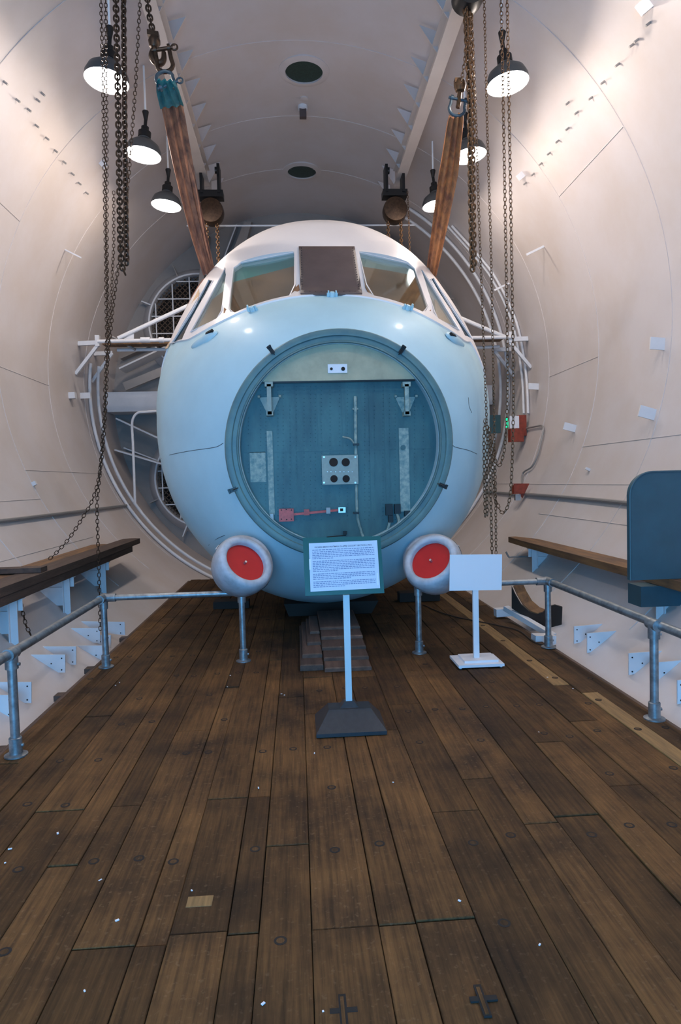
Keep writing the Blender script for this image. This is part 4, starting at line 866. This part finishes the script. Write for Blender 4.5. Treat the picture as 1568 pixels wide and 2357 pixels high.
# ============================================================ SCAFFOLD BEHIND THE NOSE
sc_ = thing('scaffold_walkway', 'white tube scaffold walkway with timber boards crossing behind the nose', 'scaffold', (0, 11.4, 2.9))
MB().tube([P(225, 786, 11.1), P(420, 782, 11.1), P(1060, 778, 11.1), P(1180, 776, 11.1)], .03, 10).build('front_tube', 'wallw', sc_)
MB().tube([P(270, 806, 11.5), P(400, 804, 11.5), P(1110, 800, 11.5), P(1150, 798, 11.5)], .028, 10).build('lower_tube', 'wallw', sc_)
MB().tube([P(272, 779, 11.2), P(470, 687, 11.2)], .035, 10).build('brace_tube', 'wallw', sc_); MB().tube([P(1170, 779, 11.2), P(1050, 728, 11.2)], .035, 10).build('brace_tube', 'wallw', sc_)
for dz in (0, .03):
    pass
for i in range(3):
    a = P(228, 783, 11.25 + .26 * i); b = P(1166, 775, 11.25 + .26 * i)
    MB().box((a.x + .05, 11.25 + .26 * i, a.z - .07), (b.x - .05, 11.48 + .26 * i, a.z - .02)).build('walk_board', 'board', sc_)
MB().tube([P(258, 775, 11.4), P(312, 805, 11.4)], .02, 8).build('brace_tube', 'conduit', sc_)
MB().prism([P(285, 780, 11.2), P(308, 780, 11.2), P(308, 766, 11.2)], (0, 1, 0), .02).build('gusset_plate', 'wallw', sc_)
for px in (330, 340, 372): MB().lathe([(.03, -.04), (.045, -.04), (.045, .04), (.03, .04)], P(px, 782.5, 11.1), (1, 0, 0), 12).build('coupler', 'wallw', sc_)
for lst, lab in ((((180, 791), (225, 789), (173, 861)), 'white strut bracket carrying the scaffold on the left wall'), (((1215, 780), (1172, 781), (1221, 846)), 'white strut bracket carrying the scaffold on the right wall')):
    o0 = thing('scaffold_bracket', lab, 'bracket', P(*lst[1], WL(*lst[0]).y)); sgn = -1 if lst[0][0] < 700 else 1
    wp0 = WL(*lst[0]); D = wp0.y
    a, b, c = [P(x, y, D) for x, y in lst]
    xo = lambda z: sgn * math.sqrt(R * R - (z - ZC) ** 2)
    MB().bar(b, V((xo(a.z), D, a.z)), .06, .07).build('arm', 'wallw', o0); MB().bar(b + V((0, -.001, -.04)), V((xo(c.z), D, c.z)), .05, .05).build('strut', 'wallw', o0)
    MB().box((b.x - .035, D - .04, b.z - .06), (b.x + .035, D + .04, b.z + .12)).build('upstand', 'wallw', o0)
    b2 = b + V((-sgn * .0, 0.9, 0)); MB().bar(b2, V((xo(a.z), D + 0.9, a.z)), .06, .07).build('arm', 'wallw', o0); MB().bar(b2, V((xo(c.z), D + 0.9, c.z)), .05, .05).build('strut', 'wallw', o0)
# J-shaped pipe at the lower left
tag(MB().tube(smooth_path([P(x, y, 12) for x, y in ((311, 1158), (309, 1100), (306, 1020), (304, 978), (308, 960), (318, 950), (335, 948), (362, 946))], 5), .022, 8).build('hooked_pipe', 'wallw'), 'slim white pipe with bent top standing left of the nose', 'pipe')
# horizontal tie rod near the ceiling
tag(MB().tube([P(430, 520, 11.6), P(955, 518, 11.6)], .015, 8).build('tie_rod', 'wallw'), 'thin white rod stretched across the chamber above the nose', 'rod')
tag(MB().box(tuple(P(1120, 965, 12.0) + V((0, 0, -.25))), tuple(P(1150, 955, 12.0) + V((.02, .1, 0)))).build('equipment_box', 'tealp'), 'dark green box behind the right side of the nose', 'box')
gl = P(1154, 975, 12.1); tag(MB().box((gl.x - .02, gl.y - .35, gl.z - .1), (gl.x + .02, gl.y - .33, gl.z + .08)).build('green_lamp', 'greenl'), 'small glowing green light on the right rail', 'light')
# ============================================================ LAMPS
def lamp(px, py, D, sx, lab, show=True):
    c = P(px, py, D); ax = V((-sx * .10, .05, 1)).normalized()    # axis pointing up to the stem
    t = thing('pendant_lamp', lab, 'lamp', c, 'enamelled pendant lamps')
    b = MB().lathe([(.205, -.035), (.21, -.04), (.208, .01), (.18, .075), (.11, .13), (.07, .15), (.065, .19)], c, ax, 40, cap=False, mi=0)
    b.lathe([(.205, -.036), (.203, .01), (.175, .07), (.106, .125), (.02, .14)], c, ax, 40, cap=False, mi=1)
    b.build('shade', ['shade_o', 'shade_i'], t, recalc=False)
    MB().lathe([(.03, .16), (.075, .17), (.075, .24), (.045, .26), (.045, .30), (.02, .31), (.02, .40)], c, ax, 20).build('cap', 'black', t)
    top = c + ax * .40
    zt = ZC + math.sqrt(max(R * R - top.x ** 2, .1)) - .01
    MB().tube([top, top + V((0, 0, .03)), V((top.x, top.y, zt))], .012, 8).build('stem', 'shade_i', t); MB().lathe([(.02, 0), (.04, .1), (.035, .11)], top - V((0, 0, .02)), (0, 0, 1), 12).build('hook_cup', 'black', t)
    MB().lathe([(.005, -.02), (.10, -.015), (.165, .01), (.165, .02), (.005, .03)], c, ax, 28).build('diffuser', 'bulb', t)
    l = bpy.data.lights.new('lamp_bulb', 'POINT'); l.energy = LAMP_W; l.color = (1.0, 0.87, 0.77); l.shadow_soft_size = .09
    o = bpy.data.objects.new('lamp_bulb', l); C.objects.link(o); o.parent = t; o.location = ax * -.055 * 1.0
    return t
lamp(246, 178, 6.83, -1, 'nearest of the three lit lamps on the left, behind the hanging chains')
lamp(330, 350, 8.35, -1, 'middle one of the three lit lamps on the left')
lamp(383, 468, 9.95, -1, 'farthest lit lamp on the left, by the brown sling')
lamp(1168, 185, 6.83, 1, 'nearest lit lamp on the right, behind two thin chains')
lamp(1080, 352, 8.35, 1, 'middle lit lamp on the right, behind the orange sling top and thick chain')
lamp(1005, 468, 9.95, 1, 'farthest lit lamp on the right, half hidden by the orange sling')
def lampx(x, y, sx, lab):
    w = V((x, y, CAM.z + 4.2)); d = w - CAM; v = V((_x.x * 0, 0, 0))
    c = w; ax = V((-sx * .10, .05, 1)).normalized(); t = thing('pendant_lamp', lab, 'lamp', c, 'enamelled pendant lamps')
    b = MB().lathe([(.205, -.035), (.21, -.04), (.208, .01), (.18, .075), (.11, .13), (.07, .15), (.065, .19)], c, ax, 40, cap=False, mi=0)
    b.lathe([(.205, -.036), (.203, .01), (.175, .07), (.106, .125), (.02, .14)], c, ax, 40, cap=False, mi=1); b.build('shade', ['shade_o', 'shade_i'], t, recalc=False)
    MB().lathe([(.03, .16), (.075, .17), (.075, .24), (.045, .26), (.045, .30), (.02, .31), (.02, .40)], c, ax, 20).build('cap', 'black', t)
    top = c + ax * .40; zt = ZC + math.sqrt(R * R - top.x ** 2) - .01; MB().tube([top, V((top.x, top.y, zt))], .012, 8).build('stem', 'shade_i', t)
    l = bpy.data.lights.new('lamp_bulb', 'POINT'); l.energy = LAMP_W; l.color = (1.0, 0.87, 0.77); l.shadow_soft_size = .09
    o = bpy.data.objects.new('lamp_bulb', l); C.objects.link(o); o.parent = t; o.location = ax * -.055
lampx(-1.96, 3.2, -1, 'lamp of the left row hung above the near left railing post'); lampx(-1.96, 1.4, -1, 'lamp of the left row hung above the very front of the deck')
lampx(2.15, 4.9, 1, 'lamp of the right row hung just above the top edge of the frame'); lampx(2.15, 3.0, 1, 'lamp of the right row hung above the near right railing post')
# ============================================================ CHAINS
def link_mb(L, Wd, wr, nseg=5, sides=6):
    rr = Wd / 2 - wr; st = L / 2 - Wd / 2; pts = []
    for k in range(nseg + 1): a = math.pi * k / nseg; pts.append(V((rr * math.cos(a), 0, st + rr * math.sin(a))))
    for k in range(nseg + 1): a = math.pi + math.pi * k / nseg; pts.append(V((rr * math.cos(a), 0, -st + rr * math.sin(a))))
    return MB().tube(pts, wr, sides, closed=True)
def frames(path, pitch, tw=0.4):
    pts = [V(p) for p in path]; out = []; acc = 0; i = 0; pos = pts[0]; rem = pitch / 2; k = 0
    for a, b in zip(pts, pts[1:]):
        L = (b - a).length; t = rem
        while t <= L:
            p = a + (b - a) * (t / L); d = (b - a).normalized(); s = V((0, 1, 0)); s = (s - d * s.dot(d)).normalized()
            u = d.cross(s); ang = tw + (math.pi / 2 if k % 2 else 0); xx = u * math.cos(ang) + s * math.sin(ang); yy = d.cross(xx)
            m = Matrix((xx, yy, d)).transposed().to_4x4(); m.translation = p; out.append(m); k += 1; t += pitch
        rem = t - L
    return out
def chain(name, lab, path, size, m, separate=False, group=None, tw=.15, cat='chain'):
    L, Wd, wr, pitch = size; base = link_mb(L, Wd, wr, 4 if not separate else 6, 5 if not separate else 7); fr = frames(path, pitch, tw)
    if separate:
        t = thing(name, lab, cat, fr[-1].translation, group); proto = base.build('link', m, t, origin=None); proto.data.transform(Matrix.Translation(t.location)); me = proto.data
        for k, q in enumerate(fr):
            o = proto if k == 0 else bpy.data.objects.new('link', me)
            if k: C.objects.link(o); o.parent = t
            mm = q.copy(); mm.translation = q.translation - t.location; o.matrix_local = mm
        return t
    a = np.array(base.v); nb = len(a); b = MB()
    for k, q in enumerate(fr):
        Rm = np.array(q.to_3x3()); vv = a @ Rm.T + np.array(q.translation); o = k * nb; b.v += [tuple(p) for p in vv]; b.f += [tuple(i + o for i in f) for f in base.f]
    b.m = [0] * len(b.f)
    return tag(b.build(name, m, recalc=False), lab, cat, group)
TH = (.074, .058, .0085, .041); TN = (.050, .032, .0036, .0345); TS = (.042, .027, .003, .0285)
DL = 6.15
def pp_(l, D=DL): return [P(x, y, D) for x, y in l]
chain('load_chain', 'thick dark chain at left of the pair hanging beside the near left lamp', pp_([(266, -30), (272, 250), (277, 560), (280, 612), (286, 626)]), TH, 'chain', True, 'thick hoist chains left')
chain('load_chain', 'thick dark chain at right of the pair hanging beside the near left lamp', pp_([(284, -30), (287, 250), (291, 560), (292, 610)], DL + .01), TH, 'chain', True, 'thick hoist chains left', .9)
chain('load_chain', 'short thick dark chain holding the swivel hook of the brown sling', pp_([(336, -30), (343, 30), (355, 88)], 6.3), TH, 'chain', True, None)
chain('hand_chain', 'thin dark chain left of all, hanging down across the near left lamp', pp_([(232, -30), (238, 240), (243, 560), (246, 780), (240, 960), (230, 1090), (223, 1160), (226, 1260), (229, 1360), (231, 1450)]), TN, 'chain', False, 'thin hoist chains left')
chain('hand_chain', 'second thin dark chain from the left, draped down onto the left boards', smooth_path([P(243, -30, DL + .03), P(245, 240, DL + .03), P(246, 560, DL + .03), P(248, 780, DL + .03), P(242, 960, DL), P(231, 1080, DL), P(214, 1148, DL), P(190, 1192, DL), P(160, 1238, DL), P(132, 1270, DL), P(112, 1288, DL)], 4), TN, 'chain', False, 'thin hoist chains left')
chain('hand_chain', 'thin dark chain slanting left from beside the brown sling top', pp_([(324, -30), (312, 200), (297, 400), (280, 560), (262, 690), (248, 830)], DL + .06), TN, 'chain', False, 'thin hoist chains left')
chain('hand_chain', 'thin dark chain hanging between the thin pair and the thick pair', pp_([(262, 440), (262, 560), (256, 690), (247, 850)], DL - .04), TS, 'chain', False, 'thin hoist chains left')
wq = P(44, 1350, 5.7); chain('loose_chain', 'dark chain tail dangling below the left boards', pp_([(44, 1350), (50, 1400), (60, 1440), (70, 1460)], 5.6), TN, 'chain')
# right side
chain('load_chain', 'thick rusty chain at left of the twisted right pair', pp_([(1070, 0), (1075, 90), (1082, 240), (1082, 330), (1084, 480), (1086, 560), (1088, 624)], 6.0), TH, 'chainr', True, 'thick hoist chains right', .3)
chain('load_chain', 'thick rusty chain at right of the twisted right pair', pp_([(1082, 0), (1083, 90), (1087, 240), (1088, 400), (1089, 480), (1091, 618)], 6.02), TH, 'chainr', True, 'thick hoist chains right', 1.1)
chain('load_chain', 'rusty chain strand running from the hoist to the orange sling hook', pp_([(1074, 0), (1074, 90), (1070, 140), (1063, 185)], 5.96), TN, 'chainr', False)
chain('hand_chain', 'thin rusty chain just right of the thick right pair', pp_([(1084, 10), (1090, 120), (1097, 300), (1102, 480), (1108, 640), (1113, 780), (1118, 900), (1121, 985)], 6.05), TS, 'chainr', False, 'thin hoist chains right')
chain('hand_chain', 'thin rusty chain between the thick right pair and the near right lamp', pp_([(1114, -30), (1122, 300), (1130, 560), (1134, 760), (1138, 980), (1141, 1130), (1142, 1276)], 6.0), TS, 'chainr', False, 'thin hoist chains right')
chain('hand_chain', 'left of two thin chains crossing the near right lamp, looped at the bottom', smooth_path([P(x, y, 5.95) for x, y in ((1153, -30), (1158, 200), (1163, 480), (1168, 780), (1168, 930), (1163, 1020), (1158, 1050), (1151, 1070), (1143, 1068), (1138, 1050), (1133, 1010))], 4), TN, 'chainr', False, 'thin hoist chains right')
chain('hand_chain', 'right of two thin chains crossing the near right lamp, looped at the bottom', smooth_path([P(x, y, 5.9) for x, y in ((1167, -30), (1173, 300), (1178, 600), (1182, 860), (1181, 1000), (1177, 1110), (1173, 1150), (1166, 1172), (1158, 1180), (1150, 1172), (1144, 1155))], 4), TN, 'chainr', False, 'thin hoist chains right')
chain('tail_chain', 'bunched chain loop, left of those hanging by the right side of the nose', pp_([(1117, 965), (1114, 1010), (1115, 1100), (1117, 1190)], 6.1), TN, 'chainr', False, 'chain tails right')
chain('tail_chain', 'second bunched chain tail by the right side of the nose', pp_([(1122, 980), (1121, 1080), (1122, 1190)], 6.12), TN, 'chainr', False, 'chain tails right')
chain('tail_chain', 'long chain tail reaching down to the blank white sign, left one', pp_([(1122, 980), (1128, 1040), (1130, 1150), (1133, 1276)], 6.05), TN, 'chainr', False, 'chain tails right')
chain('tail_chain', 'short slack chain tail joining the long ones by the right side of the nose', pp_([(1127, 985), (1133, 1060), (1138, 1130), (1141, 1160)], 6.08), TN, 'chainr', False, 'chain tails right')
# ---- far hoists at the beam ends with their chains
def hoist(px, py, D, lab, s=1.0):
    c = P(px, py, D); t = thing('chain_hoist', lab, 'hoist', c, 'chain hoists on the beams')
    MB().lathe([(.02, -.13), (.18 * s, -.11), (.19 * s, -.05), (.19 * s, .05), (.18 * s, .11), (.02, .13)], c, (0, 1, 0), 28).build('gear_case', 'chain', t)
    zb = CAM.z + 4.70; x = c.x
    MB().box((x - .19, D - .1, c.z + .2), (x + .19, D + .1, c.z + .30)).build('trolley_bar', 'black', t)
    for sx in (-1, 1): MB().box((x + sx * .13 - .02, D - .12, c.z + .25), (x + sx * .13 + .02, D + .12, zb + .14)).lathe([(.05, -.03), (.05, .03)], (x + sx * .11, D - .06, zb + .06), (1, 0, 0), 12).build('trolley_plate', 'black', t)
    MB().tube([(x, D, c.z + .15), (x, D, c.z + .24)], .03, 8).build('top_hook', 'black', t)
    return c
c = hoist(487, 489, 10.6, 'hoist on the far end of the left ceiling beam, behind the brown sling')
for dx, lb in ((-.08, 'left'), (.08, 'right')): chain('load_chain', 'rusty chain hanging at %s from the far left hoist' % lb, [(c.x + dx, c.y, c.z - .1), (c.x + dx, c.y, c.z - 1.4)], TH, 'chainr', False, 'chains of the far hoists')
c = hoist(909, 486, 10.6, 'hoist on the far end of the right ceiling beam')
for dx, lb in ((-.11, 'left'), (.09, 'right')): chain('load_chain', 'rusty chain hanging at %s from the far right hoist' % lb, [(c.x + dx, c.y, c.z - .1), (c.x + dx, c.y, c.z - 1.5)], TH, 'chainr', False, 'chains of the far hoists')
chain('hand_chain', 'thin chain just right of the far right hoist', pp_([(938, 440), (941, 500), (944, 600)], 10.5), TN, 'chainr', False)
c = P(1078, -12, 6.0); t = thing('chain_hoist', 'near hoist cut by the top edge of the picture, feeding the rusty chains', 'hoist', c, 'chain hoists on the beams')
MB().lathe([(.02, -.1), (.13, -.09), (.14, -.03), (.14, .03), (.13, .09), (.02, .1)], c, (0, 1, 0), 28).build('gear_case', 'black', t); MB().tube([c + V((0, 0, .1)), V((c.x, c.y, CAM.z + 4.69))], .02, 8).build('top_hook', 'black', t)
# ============================================================ HOOKS, SHACKLES, SLINGS
def shackle(name, lab, c, d, m, wdt=.06, ln=.12, r=.014, side=None, pin=None):
    # bow shackle: c = pin centre, d = direction to the bow, side = pin axis
    d = V(d).normalized(); s = V(side).normalized(); s = (s - d * s.dot(d)).normalized()
    t = thing(name, lab, 'shackle', c)
    pts = [c + s * wdt, c + s * wdt * 1.05 + d * ln * .5] + [c + d * ln * .7 + (s * math.cos(a) * wdt * 1.15 + d * math.sin(a) * wdt) for a in [math.pi * k / 10 for k in range(11)]] + [c - s * wdt * 1.05 + d * ln * .5, c - s * wdt]
    MB().tube(pts, r, 10).build('bow', m, t)
    MB().tube([c - s * (wdt + .03), c + s * (wdt + .03)], r * .9, 10).build('pin', m, t)
    e = c + s * (wdt + .05); MB().tube(circ(e, .026, 14, s, d.cross(s).cross(s).cross(s).normalized() if False else d), .009, 7, closed=True).build('pin_eye', m, t)
    for q in (-1, 1): MB().tube([c + s * (q * wdt - .012), c + s * (q * wdt + .012)], r * 1.8, 12).build('boss', m, t)
    return t
h0 = P(356, 80, 6.3); h1 = P(363, 105, 6.3); h2 = P(372, 128, 6.3)
hk = thing('swivel_hook', 'dark swivel hook at the end of the short thick chain', 'hook', h1)
MB().obox(P(353, 80, 6.3), V((.05, 0, -.01)), V((0, .03, 0)), V((0, 0, .022))).build('swivel_collar', 'chain', hk)
MB().lathe([(.005, -.058), (.035, -.045), (.055, 0), (.05, .03), (.03, .055), (.005, .06)], P(355, 98, 6.3), (.2, 0, 1), 20).build('swivel_ball', 'chain', hk)
MB().tube(smooth_path([P(x, y, 6.3) for x, y in ((358, 108), (352, 118), (350, 130), (358, 142), (370, 145), (377, 136), (377, 120))]), [.02 + .012 * math.sin(math.pi * k / 36) for k in range(37)], 10).build('hook_body', 'chain', hk)
shackle('bow_shackle', 'dark worn shackle hanging in the swivel hook with yellow paint marks', P(373, 113, 6.28), P(383, 180, 6.26) - P(371, 113, 6.28), 'chain', .062, .21, .019, P(384, 110, 6.28) - P(350, 122, 6.28))
shackle('bow_shackle', 'blue-grey shackle through the teal sleeve of the brown sling', P(386, 196, 6.24), P(374, 168, 6.26) - P(388, 198, 6.24), 'shack', .066, .10, .017, P(408, 194, 6.24) - P(365, 196, 6.24))
def sling(name, lab, path, widths, twist, m, folds=3):
    # path centre points, widths, twist angle; webbing with lengthwise folds
    b = MB(); pts = smooth_path(path, 8); k = len(pts); nW = 14; vs = []
    for i, p in enumerate(pts):
        t = i / (k - 1); d = (pts[min(i + 1, k - 1)] - pts[max(i - 1, 0)]).normalized()
        w = np.interp(t, np.linspace(0, 1, len(widths)), widths); tw = math.radians(np.interp(t, np.linspace(0, 1, len(twist)), twist))
        s0_ = V((0, 1, 0)).cross(d).normalized(); s1_ = d.cross(s0_).normalized(); s = s0_ * math.cos(tw) + s1_ * math.sin(tw); nn_ = d.cross(s)
        for j in range(2 * nW):
            q = j if j < nW else 2 * nW - 1 - j; u = (q / (nW - 1) - .5); fd = .019 * math.sin(u * math.pi * 2 * folds + t * 2.0) * (1 - .3 * t); side = 1 if j < nW else -1
            vs.append(p + s * (u * w) + nn_ * (fd + side * .011))
    n2 = 2 * nW
    fs = [(i * n2 + j, i * n2 + (j + 1) % n2, (i + 1) * n2 + (j + 1) % n2, (i + 1) * n2 + j) for i in range(k - 1) for j in range(n2)] + [tuple(range(n2))[::-1], tuple(range((k - 1) * n2, k * n2))]
    b.add(vs, fs); return b, k
eL = P(490, 652, 7.95)
t = thing('lifting_sling', 'brown webbing sling with teal sleeve going down to the left of the nose', 'sling', eL)
b, k = sling('', '', [P(385, 196, 6.25), P(393, 225, 6.4), P(400, 262, 6.55), P(425, 400, 7.1), P(452, 520, 7.55), P(482, 630, 7.9)], [.13, .19, .20, .20, .18, .14], [10, 5, -10, -25, -20, 5], 'sling')
b.build('webbing', 'sling', t, sharp=60)
b, k = sling('', '', [P(383, 190, 6.22), P(388, 212, 6.3), P(397, 248, 6.47)], [.15, .20, .215], [10, 5, -5], 'sleeve'); b.v = [tuple(V(p) + V((0, -.03, 0))) for p in b.v]; b.build('end_sleeve', 'sleeve', t, sharp=60)
b, k = sling('', '', [P(402, 262, 6.7), P(440, 430, 7.25), P(470, 560, 7.7), P(496, 640, 7.98)], [.10, .13, .10, .05], [40, 30, 50, 70], 'sling', 1); b.build('rear_webbing', 'sling', t, sharp=60)
eR = P(990, 640, 7.95)
t = thing('lifting_sling', 'orange-brown webbing sling going down to the right of the nose', 'sling', eR)
b, k = sling('', '', [P(1050, 266, 6.1), P(1045, 300, 6.25), P(1032, 400, 6.75), P(1018, 490, 7.2), P(1004, 570, 7.6), P(991, 640, 7.9)], [.13, .16, .19, .17, .15, .11], [0, 5, 15, 25, 15, 20], 'slingo'); b.build('webbing', 'slingo', t, sharp=60)
b, k = sling('', '', [P(1054, 270, 6.2), P(1043, 370, 6.75), P(1028, 490, 7.3), P(1000, 632, 8.0)], [.07, .09, .10, .07], [50, 50, 45, 50], 'slingo', 1); b.build('rear_webbing', 'sling', t, sharp=60)
def wrap(a0, a1, m, t):
    k = MB(); N = 40; vs = []
    for i in range(N + 1):
        ph = math.radians(a0 + (a1 - a0) * i / N)
        for dd, off in ((-.08, .004), (.08, .004), (.08, .02), (-.08, .02)):
            p = NS(7.9 + dd, ph); o = (p - V((.17, p.y, 2.4))).normalized(); vs.append(p + o * (off + .012))
    fs = [(i * 4 + j, i * 4 + (j + 1) % 4, (i + 1) * 4 + (j + 1) % 4, (i + 1) * 4 + j) for i in range(N) for j in range(4)] + [(3, 2, 1, 0), (N * 4, N * 4 + 1, N * 4 + 2, N * 4 + 3)]
    k.add(vs, fs).build('belly_webbing', m, t)
wrap(136, 269, 'sling', bpy.data.objects['lifting_sling']); wrap(44, -89, 'slingo', t)
hk = thing('swivel_hook', 'rusty swivel hook block above the orange sling', 'hook', P(1060, 205, 6.1))
MB().lathe([(.005, -.06), (.04, -.045), (.055, 0), (.045, .04), (.02, .06)], P(1059, 198, 6.1), (0, 0, 1), 20).build('swivel_ball', 'chainr', hk)
MB().tube(smooth_path([P(x, y, 6.1) for x, y in ((1059, 210), (1057, 225), (1056, 240), (1054, 248))]), [.02 + .0 * k for k in range(19)], 8).build('hook_body', 'chainr', hk)
MB().obox(P(1054, 188, 6.1), V((.03, 0, 0)), V((0, .03, 0)), V((0, 0, .02))).build('swivel_collar', 'chainr', hk)
shackle('bow_shackle', 'grey shackle holding the top fold of the orange sling', P(1056, 229, 6.1), P(1049, 268, 6.1) - P(1056, 229, 6.1), 'shack', .062, .12, .014, (1, 0, 0))
